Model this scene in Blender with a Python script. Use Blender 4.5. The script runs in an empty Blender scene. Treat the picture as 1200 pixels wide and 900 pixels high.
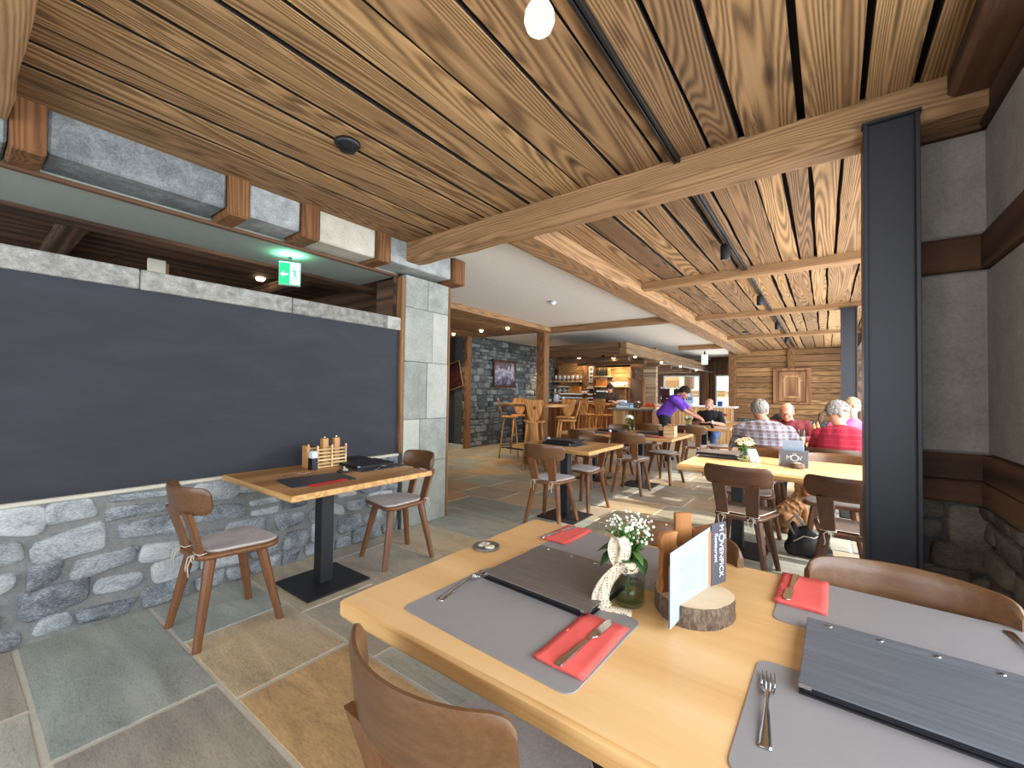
import bpy, bmesh, math, random
from mathutils import Vector, Matrix, Euler
random.seed(7)
PI = math.pi
SC = bpy.context.scene
COL = SC.collection

# ------------------------------------------------------------------ camera
CAM_H = 1.32
cam = bpy.data.cameras.new('camera')
cam.sensor_width = 36.0
cam.lens = 14.84
cam.clip_start = 0.02
camo = bpy.data.objects.new('camera', cam)
COL.objects.link(camo)
camo.matrix_world = Matrix(((0.80236045, 0.00241311, 0.59683489, 0.0),
                            (0.59668598, -0.02594287, -0.80205537, 0.0),
                            (0.01354816, 0.99966051, -0.0222554, CAM_H),
                            (0, 0, 0, 1)))
SC.camera = camo

# ------------------------------------------------------------------ light, exposure
SC.view_settings.view_transform = 'Standard'
SC.view_settings.look = 'None'
SC.view_settings.gamma = 1.0
SC.view_settings.use_curve_mapping = False
SC.view_settings.exposure = 0.35
SC.cycles.transparent_max_bounces = 32

wd = bpy.data.worlds.new('world')
SC.world = wd
wd.use_nodes = True
bg = wd.node_tree.nodes['Background']
bg.inputs[0].default_value = (0.80, 0.90, 1.0, 1)
bg.inputs[1].default_value = 3.0


def lamp(name, kind, loc, energy, color=(1, 1, 1), rot=None, to=None, parent=None, **kw):
    l = bpy.data.lights.new(name, kind)
    l.energy = energy
    l.color = color
    for k, v in kw.items():
        setattr(l, k, v)
    o = bpy.data.objects.new(name, l)
    COL.objects.link(o)
    o.location = loc
    if to is not None:
        d = Vector(to) - Vector(loc)
        o.rotation_euler = d.to_track_quat('-Z', 'Y').to_euler()
    elif rot:
        o.rotation_euler = rot
    if parent:
        o.parent = parent
    return o


# the sun, coming in through the glazed front beyond the steel column
lamp('sun', 'SUN', (6, 5, 6), 4.4, (1.0, 0.93, 0.82), to=(6 - 0.77, 5 - 0.03, 6 - 0.62), angle=0.01)
# daylight through the window openings of the right-hand front
lamp('daylight_near_window', 'AREA', (1.30, 0.1, 1.75), 92, (0.88, 0.94, 1.0), rot=(0, math.radians(90), 0),
     shape='RECTANGLE', size=1.6, size_y=3.9)
lamp('daylight_far_window', 'AREA', (0.95, 8.2, 1.55), 330, (0.90, 0.95, 1.0), rot=(0, math.radians(90), 0),
     shape='RECTANGLE', size=1.9, size_y=10.4)
# fill light added behind the viewer to even out the room
lamp('rear_fill_light', 'AREA', (-1.6, -2.2, 1.55), 24, (0.92, 0.95, 1.0), rot=(math.radians(90), 0, 0),
     shape='RECTANGLE', size=2.9, size_y=1.9)
# daylight through the end windows
lamp('daylight_end_window', 'AREA', (-3.6, 15.7, 1.5), 60, (0.9, 0.95, 1.0), rot=(math.radians(-90), 0, 0),
     shape='RECTANGLE', size=2.4, size_y=1.0)


# ------------------------------------------------------------------ mesh helpers
class MB:
    """collects shapes into one mesh"""

    def __init__(self):
        self.v, self.f, self.r, self.sm, self.mi = [], [], [], [], []

    def add(self, vs, fs, M=None, rnd=0.5, smooth=False, mi=0):
        o = len(self.v)
        if M is not None:
            vs = [M @ Vector(p) for p in vs]
        self.v += [tuple(p) for p in vs]
        self.r += [rnd] * len(vs)
        for f in fs:
            self.f.append([i + o for i in f])
            self.sm.append(smooth)
            self.mi.append(mi)
        return self

    def box(self, lo, hi, b=0.0, M=None, rnd=0.5, mi=0):
        x0, y0, z0 = lo
        x1, y1, z1 = hi
        if b <= 0:
            vs = [(x0, y0, z0), (x1, y0, z0), (x1, y1, z0), (x0, y1, z0),
                  (x0, y0, z1), (x1, y0, z1), (x1, y1, z1), (x0, y1, z1)]
            fs = [(0, 3, 2, 1), (4, 5, 6, 7), (0, 1, 5, 4), (1, 2, 6, 5), (2, 3, 7, 6), (3, 0, 4, 7)]
            return self.add(vs, fs, M, rnd, False, mi)
        b = min(b, (x1 - x0) * .45, (y1 - y0) * .45, (z1 - z0) * .45)
        o = [(x0, y0), (x1, y0), (x1, y1), (x0, y1)]
        i = [(x0 + b, y0 + b), (x1 - b, y0 + b), (x1 - b, y1 - b), (x0 + b, y1 - b)]
        oo = [(x0 + b, y0), (x1 - b, y0), (x1, y0 + b), (x1, y1 - b), (x1 - b, y1), (x0 + b, y1), (x0, y1 - b), (x0, y0 + b)]
        vs = [(*p, z0) for p in i] + [(*p, z0 + b) for p in oo] + [(*p, z1 - b) for p in oo] + [(*p, z1) for p in i]
        fs = [(0, 3, 2, 1), (20, 21, 22, 23)]
        for k in range(8):
            fs.append((4 + k, 4 + (k + 1) % 8, 12 + (k + 1) % 8, 12 + k))
        for k in range(4):
            a, c = 4 + 2 * k, 5 + 2 * k
            fs.append((k, (k + 1) % 4, c, a))
            n = 4 + (2 * k + 2) % 8
            fs.append((c, (k + 1) % 4, n))
            a, c, n = a + 8, c + 8, n + 8
            fs.append((20 + (k + 1) % 4, 20 + k, a, c))
            fs.append((c, n, 20 + (k + 1) % 4))
        return self.add(vs, fs, M, rnd, False, mi)

    def prism(self, pts, z0, z1, b=0.0, M=None, rnd=0.5, smooth=False, mi=0):
        """polygon in xy (counter-clockwise) extruded in z, rim chamfered by b"""
        n = len(pts)
        cx = sum(p[0] for p in pts) / n
        cy = sum(p[1] for p in pts) / n

        def ins(p):
            dx, dy = p[0] - cx, p[1] - cy
            l = math.hypot(dx, dy) or 1
            k = max(0, l - b) / l
            return (cx + dx * k, cy + dy * k)
        ip = [ins(p) for p in pts] if b else pts
        rings = []
        if b:
            rings = [[(*p, z0) for p in ip], [(*p, z0 + b) for p in pts], [(*p, z1 - b) for p in pts], [(*p, z1) for p in ip]]
        else:
            rings = [[(*p, z0) for p in pts], [(*p, z1) for p in pts]]
        vs = [q for r in rings for q in r]
        fs = [tuple(reversed(range(n)))]
        for k in range(len(rings) - 1):
            for j in range(n):
                fs.append((k * n + j, k * n + (j + 1) % n, (k + 1) * n + (j + 1) % n, (k + 1) * n + j))
        fs.append(tuple(range((len(rings) - 1) * n, len(rings) * n)))
        return self.add(vs, fs, M, rnd, smooth, mi)

    def lathe(self, prof, seg=20, M=None, rnd=0.5, smooth=True, mi=0):
        """profile of (r, z), bottom to top"""
        vs, fs = [], []
        for r, z in prof:
            for k in range(seg):
                a = 2 * PI * k / seg
                vs.append((r * math.cos(a), r * math.sin(a), z))
        for i in range(len(prof) - 1):
            for k in range(seg):
                fs.append((i * seg + k, i * seg + (k + 1) % seg, (i + 1) * seg + (k + 1) % seg, (i + 1) * seg + k))
        if prof[0][0] > 1e-5:
            fs.append(tuple(reversed(range(seg))))
        if prof[-1][0] > 1e-5:
            fs.append(tuple(range((len(prof) - 1) * seg, len(prof) * seg)))
        return self.add(vs, fs, M, rnd, smooth, mi)

    def tube(self, pts, r, seg=8, M=None, rnd=0.5, smooth=True, mi=0, closed=False, flat=1.0):
        pts = [Vector(p) for p in pts]
        n = len(pts)
        rs = r if isinstance(r, (list, tuple)) else [r] * n
        vs, fs = [], []
        up = None
        for i, p in enumerate(pts):
            a = pts[(i - 1) % n] if (closed or i > 0) else p
            b = pts[(i + 1) % n] if (closed or i < n - 1) else p
            t = (b - a).normalized()
            if up is None:
                up = Vector((0, 0, 1)) if abs(t.z) < .9 else Vector((0, 1, 0))
            s = t.cross(up)
            if s.length < 1e-6:
                s = t.orthogonal()
            s.normalize()
            up = s.cross(t).normalized()
            for k in range(seg):
                an = 2 * PI * (k + .5) / seg
                vs.append(p + s * (math.cos(an) * rs[i]) + up * (math.sin(an) * rs[i] * flat))
        for i in range(n if closed else n - 1):
            j = (i + 1) % n
            for k in range(seg):
                fs.append((i * seg + k, i * seg + (k + 1) % seg, j * seg + (k + 1) % seg, j * seg + k))
        if not closed:
            fs.append(tuple(reversed(range(seg))))
            fs.append(tuple(range((n - 1) * seg, n * seg)))
        return self.add(vs, fs, M, rnd, smooth, mi)

    def ball(self, c, r, seg=12, rings=8, M=None, rnd=0.5, rot=None, mi=0):
        rx, ry, rz = r if isinstance(r, (tuple, list)) else (r, r, r)
        vs, fs = [], []
        R = rot.to_matrix() if rot else None
        for i in range(1, rings):
            ph = PI * i / rings
            for k in range(seg):
                a = 2 * PI * k / seg
                vs.append(Vector((rx * math.sin(ph) * math.cos(a), ry * math.sin(ph) * math.sin(a), -rz * math.cos(ph))))
        vs.append(Vector((0, 0, -rz)))
        vs.append(Vector((0, 0, rz)))
        if R:
            vs = [R @ p for p in vs]
        c = Vector(c)
        vs = [p + c for p in vs]
        b, t = len(vs) - 2, len(vs) - 1
        for i in range(rings - 2):
            for k in range(seg):
                fs.append((i * seg + k, i * seg + (k + 1) % seg, (i + 1) * seg + (k + 1) % seg, (i + 1) * seg + k))
        for k in range(seg):
            fs.append((b, (k + 1) % seg, k))
            o = (rings - 2) * seg
            fs.append((t, o + k, o + (k + 1) % seg))
        return self.add(vs, fs, M, rnd, True, mi)

    def limb(self, p0, p1, r0, r1, seg=14):
        """tapered limb with round ends"""
        p0, p1 = Vector(p0), Vector(p1)
        d = p1 - p0
        n = 5
        self.ball(p0, r0, seg, 8)
        self.ball(p1, r1, seg, 8)
        self.tube([p0 + d * (i / n) for i in range(n + 1)], [r0 + (r1 - r0) * i / n for i in range(n + 1)], seg)
        return self

    def sheet(self, grid, th=0.0, M=None, rnd=0.5, smooth=True, mi=0):
        """grid[i][j] of points as a surface, given thickness th along local normals"""
        m, n = len(grid), len(grid[0])
        vs = [Vector(p) for row in grid for p in row]
        if th:
            nor = []
            for i in range(m):
                for j in range(n):
                    a = vs[min(i + 1, m - 1) * n + j] - vs[max(i - 1, 0) * n + j]
                    b = vs[i * n + min(j + 1, n - 1)] - vs[i * n + max(j - 1, 0)]
                    c = a.cross(b)
                    nor.append(c.normalized() if c.length > 1e-9 else Vector((0, 0, 1)))
            top = [p + q * th for p, q in zip(vs, nor)]
        fs = []
        for i in range(m - 1):
            for j in range(n - 1):
                fs.append((i * n + j, i * n + j + 1, (i + 1) * n + j + 1, (i + 1) * n + j))
        if th:
            o = len(vs)
            f2 = [tuple(q + o for q in reversed(f)) for f in fs]
            f2 = [tuple(reversed(f)) for f in fs] and f2
            edge = [i * n for i in range(m)][::-1] + list(range(1, n)) + [i * n + n - 1 for i in range(1, m)] + \
                   [(m - 1) * n + j for j in range(n - 2, 0, -1)]
            fe = []
            for k in range(len(edge)):
                a, b = edge[k], edge[(k + 1) % len(edge)]
                fe.append((a, b, b + o, a + o))
            vs = vs + top
            fs = fs + f2 + fe
        return self.add(vs, fs, M, rnd, smooth, mi)

    def build(self, name, mats, parent=None, loc=None, rot=None, auto=0):
        me = bpy.data.meshes.new(name)
        me.from_pydata(self.v, [], self.f)
        me.polygons.foreach_set('use_smooth', self.sm)
        if not isinstance(mats, (list, tuple)):
            mats = [mats]
        for m in mats:
            me.materials.append(m)
        me.polygons.foreach_set('material_index', self.mi)
        a = me.attributes.new('rnd', 'FLOAT', 'POINT')
        a.data.foreach_set('value', self.r)
        bm = bmesh.new()
        bm.from_mesh(me)
        bmesh.ops.recalc_face_normals(bm, faces=bm.faces)
        bm.to_mesh(me)
        bm.free()
        if auto:
            me.polygons.foreach_set('use_smooth', [True] * len(me.polygons))
            me.set_sharp_from_angle(angle=math.radians(auto))
        me.update()
        o = bpy.data.objects.new(name, me)
        COL.objects.link(o)
        if parent:
            o.parent = parent
        if loc:
            o.location = loc
        if rot:
            o.rotation_euler = rot
        return o


def rpoly(pts, rad, n=5):
    """rounded polygon (counter-clockwise); rad: number or list"""
    out = []
    m = len(pts)
    for i in range(m):
        r = rad[i] if isinstance(rad, (list, tuple)) else rad
        p, a, b = Vector(pts[i]), Vector(pts[i - 1]), Vector(pts[(i + 1) % m])
        if r <= 0:
            out.append(tuple(p))
            continue
        u, w = (a - p).normalized(), (b - p).normalized()
        half = u.angle(w) / 2
        d = min(r / math.tan(half), (a - p).length * .49, (b - p).length * .49)
        s, e = p + u * d, p + w * d
        for k in range(n + 1):
            t = k / n
            q = s * (1 - t) ** 2 + p * 2 * t * (1 - t) + e * t * t
            out.append((q.x, q.y))
    return out


def rrect(x0, y0, x1, y1, r, n=5):
    return rpoly([(x0, y0), (x1, y0), (x1, y1), (x0, y1)], r, n)


def tag(o, label=None, cat=None, group=None, kind=None):
    if label:
        o['label'] = label
    if cat:
        o['category'] = cat
    if group:
        o['group'] = group
    if kind:
        o['kind'] = kind
    return o


def thing(name, label, cat, loc=(0, 0, 0), rz=0.0, group=None):
    o = bpy.data.objects.new(name, None)
    o.empty_display_size = 0.05
    COL.objects.link(o)
    o.location = loc
    o.rotation_euler = (0, 0, rz)
    return tag(o, label, cat, group)


def struct(o):
    o['kind'] = 'structure'
    return o


def dup(root, loc, rz, label, group=None):
    r = root.copy()
    COL.objects.link(r)
    r.location = loc
    r.rotation_euler = (0, 0, rz)
    r['label'] = label
    if group:
        r['group'] = group
    for ch in list(root.children):
        c = ch.copy()
        COL.objects.link(c)
        c.parent = r
        for g in list(ch.children):
            d = g.copy()
            COL.objects.link(d)
            d.parent = c
    return r


def T(x, y, z, rz=0, rx=0, ry=0):
    return Matrix.Translation((x, y, z)) @ Euler((rx, ry, rz)).to_matrix().to_4x4()


# ------------------------------------------------------------------ materials
def lin(c):
    return tuple((v / 255 / 12.92) if v / 255 <= .04045 else ((v / 255 + .055) / 1.055) ** 2.4 for v in c) + (1,)


class NT:
    def __init__(self, name):
        self.m = bpy.data.materials.new(name)
        self.m.use_nodes = True
        self.t = self.m.node_tree
        self.t.nodes.clear()
        self.out = self.n('ShaderNodeOutputMaterial')
        self.b = self.n('ShaderNodeBsdfPrincipled')
        self.l(self.b.outputs[0], self.out.inputs[0])

    def n(self, t, **kw):
        o = self.t.nodes.new(t)
        for k, v in kw.items():
            setattr(o, k, v)
        return o

    def l(self, a, b):
        self.t.links.new(a, b)

    def coord(self, scale=(1, 1, 1), rnd=False, rot=(0, 0, 0)):
        tc = self.n('ShaderNodeTexCoord')
        src = tc.outputs['Object']
        if rnd:
            at = self.n('ShaderNodeAttribute', attribute_name='rnd')
            mu = self.n('ShaderNodeVectorMath', operation='MULTIPLY_ADD')
            self.l(at.outputs['Vector'], mu.inputs[0])
            mu.inputs[1].default_value = (37.1, 53.7, 71.3)
            self.l(src, mu.inputs[2])
            src = mu.outputs[0]
        mp = self.n('ShaderNodeMapping')
        mp.inputs['Scale'].default_value = scale
        mp.inputs['Rotation'].default_value = rot
        self.l(src, mp.inputs['Vector'])
        return mp.outputs[0]

    def noise(self, vec, scale, detail=4, rough=.55, dist=0):
        o = self.n('ShaderNodeTexNoise')
        o.inputs['Scale'].default_value = scale
        o.inputs['Detail'].default_value = detail
        o.inputs['Roughness'].default_value = rough
        o.inputs['Distortion'].default_value = dist
        self.l(vec, o.inputs['Vector'])
        return o.outputs['Fac']

    def voro(self, vec, scale, feature='F1', rand=1.0):
        o = self.n('ShaderNodeTexVoronoi', feature=feature)
        o.inputs['Scale'].default_value = scale
        o.inputs['Randomness'].default_value = rand
        self.l(vec, o.inputs['Vector'])
        return o

    def math(self, op, a, b=None, c=None):
        o = self.n('ShaderNodeMath', operation=op)
        for i, v in enumerate((a, b, c)):
            if v is None:
                continue
            if isinstance(v, (int, float)):
                o.inputs[i].default_value = v
            else:
                self.l(v, o.inputs[i])
        return o.outputs[0]

    def ramp(self, fac, stops, mode='LINEAR'):
        o = self.n('ShaderNodeValToRGB')
        o.color_ramp.interpolation = mode
        e = o.color_ramp.elements
        while len(e) > 1:
            e.remove(e[-1])
        e[0].position = stops[0][0]
        e[0].color = lin(stops[0][1])
        for p, c in stops[1:]:
            x = e.new(p)
            x.color = lin(c)
        self.l(fac, o.inputs[0])
        return o.outputs[0]

    def mix(self, fac, a, b, mode='MIX'):
        o = self.n('ShaderNodeMix', data_type='RGBA', blend_type=mode)
        for i, v in ((0, fac), (6, a), (7, b)):
            if isinstance(v, (int, float)):
                o.inputs[i].default_value = v
            elif isinstance(v, tuple):
                o.inputs[i].default_value = lin(v)
            else:
                self.l(v, o.inputs[i])
        return o.outputs[2]

    def attr(self, name='rnd'):
        return self.n('ShaderNodeAttribute', attribute_name=name).outputs['Fac']

    def bump(self, h, strength=.3, dist=.01):
        o = self.n('ShaderNodeBump')
        o.inputs['Strength'].default_value = strength
        o.inputs['Distance'].default_value = dist
        self.l(h, o.inputs['Height'])
        self.l(o.outputs[0], self.b.inputs['Normal'])

    def set(self, **kw):
        for k, v in kw.items():
            k = {'rough': 'Roughness', 'metal': 'Metallic', 'base': 'Base Color', 'trans': 'Transmission Weight',
                 'ior': 'IOR', 'alpha': 'Alpha', 'spec': 'Specular IOR Level', 'coat': 'Coat Weight',
                 'em': 'Emission Color', 'ems': 'Emission Strength', 'sheen': 'Sheen Weight'}[k]
            s = self.b.inputs[k]
            if isinstance(v, tuple):
                s.default_value = lin(v)
            elif isinstance(v, (int, float)):
                s.default_value = v
            else:
                self.l(v, s)
        return self


def wood(name, dark, mid, light, axis='x', across=16, along=.9, rough=.6, bump=.25, knots=.0, rnd=False, rings=26,
         vary=.5, ringmix=.45, spec=.3, cracks=0.0):
    m = NT(name)
    s = {'x': (along, across, across), 'y': (across, along, across), 'z': (across, across, along)}[axis]
    v = m.coord(s, rnd)
    low = m.noise(v, .16, 2, .5, .3)
    ring = m.math('SINE', m.math('MULTIPLY', low, rings * 2.2))
    ring = m.math('MULTIPLY_ADD', ring, .5, .5)
    fine = m.noise(v, 1.6, 6, .7, .4)
    s3 = {'x': (along * 1.3, across * 5, across * 5), 'y': (across * 5, along * 1.3, across * 5), 'z': (across * 5, across * 5, along * 1.3)}[axis]
    fibre = m.noise(m.coord(s3, rnd), 1.0, 4, .7, .2)
    f = m.math('ADD', m.math('MULTIPLY', ring, ringmix), m.math('MULTIPLY', fine, .72 - ringmix))
    f = m.math('ADD', f, m.math('MULTIPLY', fibre, .28))
    c = m.ramp(f, [(.25, dark), (.48, mid), (.74, light)])
    big = m.noise(v, .35, 3, .5)
    c = m.mix(m.math('MULTIPLY', big, .45), c, mid)
    if knots > 0:
        k = {'x': (1.6, 5.5, 5.5), 'y': (5.5, 1.6, 5.5), 'z': (5.5, 5.5, 1.6)}[axis]
        vo = m.voro(m.coord(k, rnd), 1.0)
        kk = m.ramp(vo.outputs['Distance'], [(.0, (255, 255, 255)), (.10, (200, 200, 200)), (.17, (0, 0, 0))])
        c = m.mix(m.math('MULTIPLY', kk, knots), c, tuple(int(x * .45) for x in dark))
    if cracks > 0:
        s2 = {'x': (.25, 6, 6), 'y': (6, .25, 6), 'z': (6, 6, .25)}[axis]
        cr = m.noise(m.coord(s2, rnd), 2.2, 7, .75, .9)
        ck = m.ramp(cr, [(.33, (255, 255, 255)), (.40, (0, 0, 0))])
        c = m.mix(m.math('MULTIPLY', ck, cracks), c, tuple(int(x * .3) for x in dark))
    if rnd:
        g = m.n('ShaderNodeHueSaturation')
        m.l(m.math('MULTIPLY_ADD', m.attr(), vary, 1 - vary / 2), g.inputs['Value'])
        m.l(m.math('MULTIPLY_ADD', m.attr(), .008, .496), g.inputs['Hue'])
        m.l(c, g.inputs['Color'])
        c = g.outputs[0]
    m.set(base=c, rough=rough, spec=spec)
    if bump:
        m.bump(f, bump, .004)
    return m.m


def stone(name, stops, scale=6.0, rough=.85, bump=.5, rnd=0.0, stretch=(1, 1, 1), fleck=.5, fscale=60, dist=.01):
    m = NT(name)
    v = m.coord(stretch, rnd > 0)
    a = m.noise(v, scale, 5, .6, .4)
    b = m.noise(v, fscale, 4, .7)
    f = m.math('ADD', m.math('MULTIPLY', a, 1 - fleck), m.math('MULTIPLY', b, fleck))
    if rnd:
        f = m.math('ADD', f, m.math('MULTIPLY_ADD', m.attr(), rnd, -rnd / 2))
    c = m.ramp(f, stops)
    m.set(base=c, rough=rough, spec=.25)
    m.bump(f, bump, dist)
    return m.m


def plain(name, col, rough=.5, metal=0.0, spec=.5, **kw):
    """a single colour with slight mottling"""
    m = NT(name)
    v = m.coord((1, 1, 1))
    n = m.noise(v, 18, 3)
    c = m.mix(m.math('MULTIPLY', n, .35), col, tuple(int(x * .82) for x in col))
    m.set(base=c, rough=rough, metal=metal, spec=spec, **kw)
    return m.m


def glow(name, col, strength):
    m = NT(name)
    m.set(base=col, em=col, ems=float(strength), rough=.4)
    return m.m


def glass(name, col=(235, 245, 245), rough=.02):
    """thin clear glass: mostly see-through with a gloss"""
    m = NT(name)
    tr = m.n('ShaderNodeBsdfTransparent')
    tr.inputs[0].default_value = lin(col)
    gl = m.n('ShaderNodeBsdfGlossy')
    gl.inputs['Roughness'].default_value = rough
    fr = m.n('ShaderNodeLayerWeight')
    fr.inputs[0].default_value = .3
    mx = m.n('ShaderNodeMixShader')
    m.l(m.math('MULTIPLY_ADD', m.math('POWER', fr.outputs['Facing'], 3.0), .45, .035), mx.inputs[0])
    m.l(tr.outputs[0], mx.inputs[1])
    m.l(gl.outputs[0], mx.inputs[2])
    m.l(mx.outputs[0], m.out.inputs[0])
    return m.m


OLD = dict(knots=.75, rnd=True, cracks=.7)
M_PLANK = wood('ceiling_plank_wood', (52, 35, 21), (138, 105, 70), (178, 140, 98), 'y', 15, .9, .8, .9, vary=.75, rings=170, ringmix=.30, **OLD)
M_PLANKX = wood('wall_plank_wood', (70, 46, 28), (146, 110, 73), (180, 142, 98), 'x', 15, .9, .8, .9, vary=.55, rings=150, ringmix=.3, **OLD)
M_BEAM = wood('beam_wood', (88, 62, 42), (150, 114, 78), (184, 146, 104), 'x', 12, .8, .8, .8, rings=120, ringmix=.25, knots=.5, cracks=.8)
M_BEAMY = wood('beam_wood_lengthwise', (88, 62, 42), (150, 114, 78), (184, 146, 104), 'y', 12, .8, .8, .8, rings=120, ringmix=.25, knots=.5, cracks=.8)
M_BEAMZ = wood('post_wood', (72, 48, 30), (122, 86, 55), (154, 114, 76), 'z', 12, .8, .8, .8, rings=120, ringmix=.25, knots=.5, cracks=.8)
M_CANOPY = wood('canopy_wood', (58, 42, 30), (104, 78, 55), (136, 106, 78), 'x', 12, .8, .8, .7, rings=120, ringmix=.25, rnd=True, vary=.3)
M_CANOPYY = wood('canopy_wood_lengthwise', (70, 52, 38), (122, 96, 70), (152, 124, 94), 'y', 12, .8, .8, .7, rings=120, ringmix=.25, rnd=True, vary=.3)
M_DARKW = wood('dark_old_wood', (46, 32, 24), (84, 58, 42), (112, 82, 60), 'x', 12, .5, .8, .5, knots=.4, cracks=.7)
M_DARKWY = wood('dark_old_wood_lengthwise', (46, 32, 24), (84, 58, 42), (112, 82, 60), 'y', 12, .5, .8, .5, knots=.4, cracks=.7)
M_CHAIR = wood('chair_walnut_stain', (86, 52, 30), (118, 76, 45), (138, 94, 60), 'z', 40, 3, .38, .05, spec=.5, ringmix=.1)
M_RAIL = wood('chair_rail_veneer', (76, 51, 31), (102, 70, 44), (124, 90, 60), 'x', 50, 3, .34, .05, spec=.5, ringmix=.08)
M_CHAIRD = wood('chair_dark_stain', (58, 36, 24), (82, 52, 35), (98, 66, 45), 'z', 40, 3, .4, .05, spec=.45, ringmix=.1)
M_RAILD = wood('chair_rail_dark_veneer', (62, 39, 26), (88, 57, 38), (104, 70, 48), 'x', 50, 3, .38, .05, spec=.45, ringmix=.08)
M_OAK = wood('oak_table_top', (204, 156, 98), (221, 178, 122), (232, 196, 146), 'x', 9, .7, .4, .04, knots=.3, rings=16, spec=.45, ringmix=.25)
M_OAKE = wood('oak_table_edge', (172, 126, 72), (204, 158, 100), (222, 180, 124), 'x', 40, 1.2, .55, .12, ringmix=.3)
M_OAKD = wood('weathered_oak_top', (150, 106, 62), (178, 132, 84), (196, 152, 102), 'y', 10, .7, .45, .06, knots=.3, rings=16)
M_STOOL = wood('light_stool_wood', (158, 104, 54), (190, 134, 78), (208, 156, 98), 'z', 30, 2, .45, .05)
M_BARW = wood('bar_front_wood', (88, 54, 28), (130, 84, 46), (158, 108, 64), 'z', 14, .8, .6, .3, rnd=True, vary=.5)
M_SLAT = wood('pale_slat_wood', (176, 132, 86), (206, 166, 118), (224, 190, 146), 'z', 14, .8, .6, .2, rnd=True, vary=.25)
M_STEEL = plain('black_steel', (38, 38, 43), .5, .1)
M_BLACK = plain('black_plastic', (20, 20, 23), .45)
M_CHROME = plain('polished_cutlery_steel', (205, 205, 208), .16, 1.0)
M_WHITEP = plain('white_plaster', (236, 231, 222), .95)
M_WHITE = plain('white_paper', (232, 238, 244), .8)
M_ANTH = None
M_CUSH = stone('grey_felt_cushion', [(.3, (158, 152, 152)), (.5, (188, 182, 182)), (.7, (210, 204, 202))], 9, .95, .2, fscale=160)
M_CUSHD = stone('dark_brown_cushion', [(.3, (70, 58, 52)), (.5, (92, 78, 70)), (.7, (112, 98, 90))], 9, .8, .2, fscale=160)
M_CORD = plain('cream_cord', (214, 204, 190), .9)
M_MAT = plain('grey_placemat_leatherette', (146, 143, 144), .4, spec=.5)
M_MATD = plain('charcoal_placemat', (58, 60, 66), .55)
M_MENU = wood('grey_wood_grain_cover', (78, 70, 66), (104, 95, 89), (126, 116, 109), 'x', 60, 2.5, .5, .08, spec=.4, ringmix=.06)
M_MENUD = plain('black_menu_cover', (34, 33, 38), .5)
M_NAPKIN = plain('coral_paper_napkin', (232, 96, 88), .9)
M_RED = plain('red_paper', (196, 44, 44), .85)
M_GLASS = glass('clear_glass')
M_LEAF = plain('green_leaf', (84, 126, 52), .55)
M_LEAFD = plain('dark_green_leaf', (52, 88, 40), .55)
M_PETAL = plain('white_petal', (238, 238, 224), .7)
M_PETALY = plain('cream_yellow_petal', (236, 218, 158), .7)
M_PETALP = plain('peach_petal', (226, 164, 128), .7)
M_SKIN = plain('skin', (206, 146, 118), .55)
M_SKINR = plain('ruddy_skin', (198, 138, 116), .5)
M_GLOW = glow('warm_lamp_face', (255, 226, 176), 14)

# ================================================================== THE SETTING
# ---- floor: quartzite slabs in rows, pale joints
def floor_mat():
    m = NT('quartzite_slab')
    v = m.coord((1, 1, 1), True)
    vs = m.coord((.55, 2.2, 1), True, (0, 0, .5))
    a = m.noise(vs, 3.0, 6, .62, .8)
    b = m.noise(vs, 70, 5, .8)
    big = m.noise(v, 1.1, 3, .5)
    tone = m.attr()
    cool = m.ramp(tone, [(0, (170, 178, 170)), (.3, (188, 192, 182)), (.5, (170, 164, 153)), (.72, (212, 200, 178)), (1, (218, 184, 140))])
    warm = m.ramp(tone, [(0, (182, 186, 174)), (.3, (202, 196, 176)), (.5, (184, 174, 159)), (.72, (218, 200, 166)), (1, (224, 184, 130))])
    c = m.mix(m.ramp(big, [(.4, (0, 0, 0)), (.62, (255, 255, 255))]), cool, warm)
    g = m.math('ADD', m.math('MULTIPLY', a, .5), m.math('MULTIPLY', b, .5))
    sh = m.ramp(g, [(.36, (112, 112, 112)), (.5, (204, 204, 204)), (.62, (255, 255, 255))])
    c = m.mix(.62, c, sh, 'MULTIPLY')
    m.set(base=c, rough=m.ramp(b, [(.3, (135, 135, 135)), (.7, (170, 170, 170))]), spec=.35)
    m.bump(g, .5, .006)
    return m.m


M_FLOOR = floor_mat()
M_GROUT = stone('pale_grout', [(.3, (182, 174, 160)), (.7, (208, 200, 186))], 12, .95, .2)
random.seed(11)
mb = MB()
ys = [-2.4, -1.85, -1.3, -.8, -.28, .245, .77, 1.30, 1.80, 2.36]
while ys[-1] < 17.6:
    ys.append(ys[-1] + random.choice((.45, .5, .52, .56, .6)))
fixed = {(5): [(-3.3, -2.19, .05), (-2.19, -1.3, .5)], (6): [(-3.3, -2.68, .1), (-2.68, -2.02, .78), (-2.02, -1.15, 1.0)],
         (4): [(-3.3, -2.6, .55), (-2.6, -1.9, .2)], 7: [(-3.3, -2.5, .7), (-2.5, -1.8, .6)]}
for i in range(len(ys) - 1):
    x = -3.3 if ys[i] < 2.4 else -7.6
    spans = list(fixed.get(i, []))
    if spans:
        x = spans[-1][1]
    else:
        x += -random.random() * .4
    while x < .9:
        w = random.uniform(.55, 1.15)
        spans.append((x, x + w, random.choice((.05, .2, .3, .45, .6, .72, .8, .95, .7))))
        x += w
    for x0, x1, t in spans:
        j = lambda: random.uniform(-.006, .006)
        g = .011
        p = [(x0 + g + j(), ys[i] + g + j()), (x1 - g + j(), ys[i] + g + j()), (x1 - g + j(), ys[i + 1] - g + j()), (x0 + g + j(), ys[i + 1] - g + j())]
        mb.prism(p, -.03, 0, .003, rnd=t + random.uniform(-.04, .04))
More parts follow.
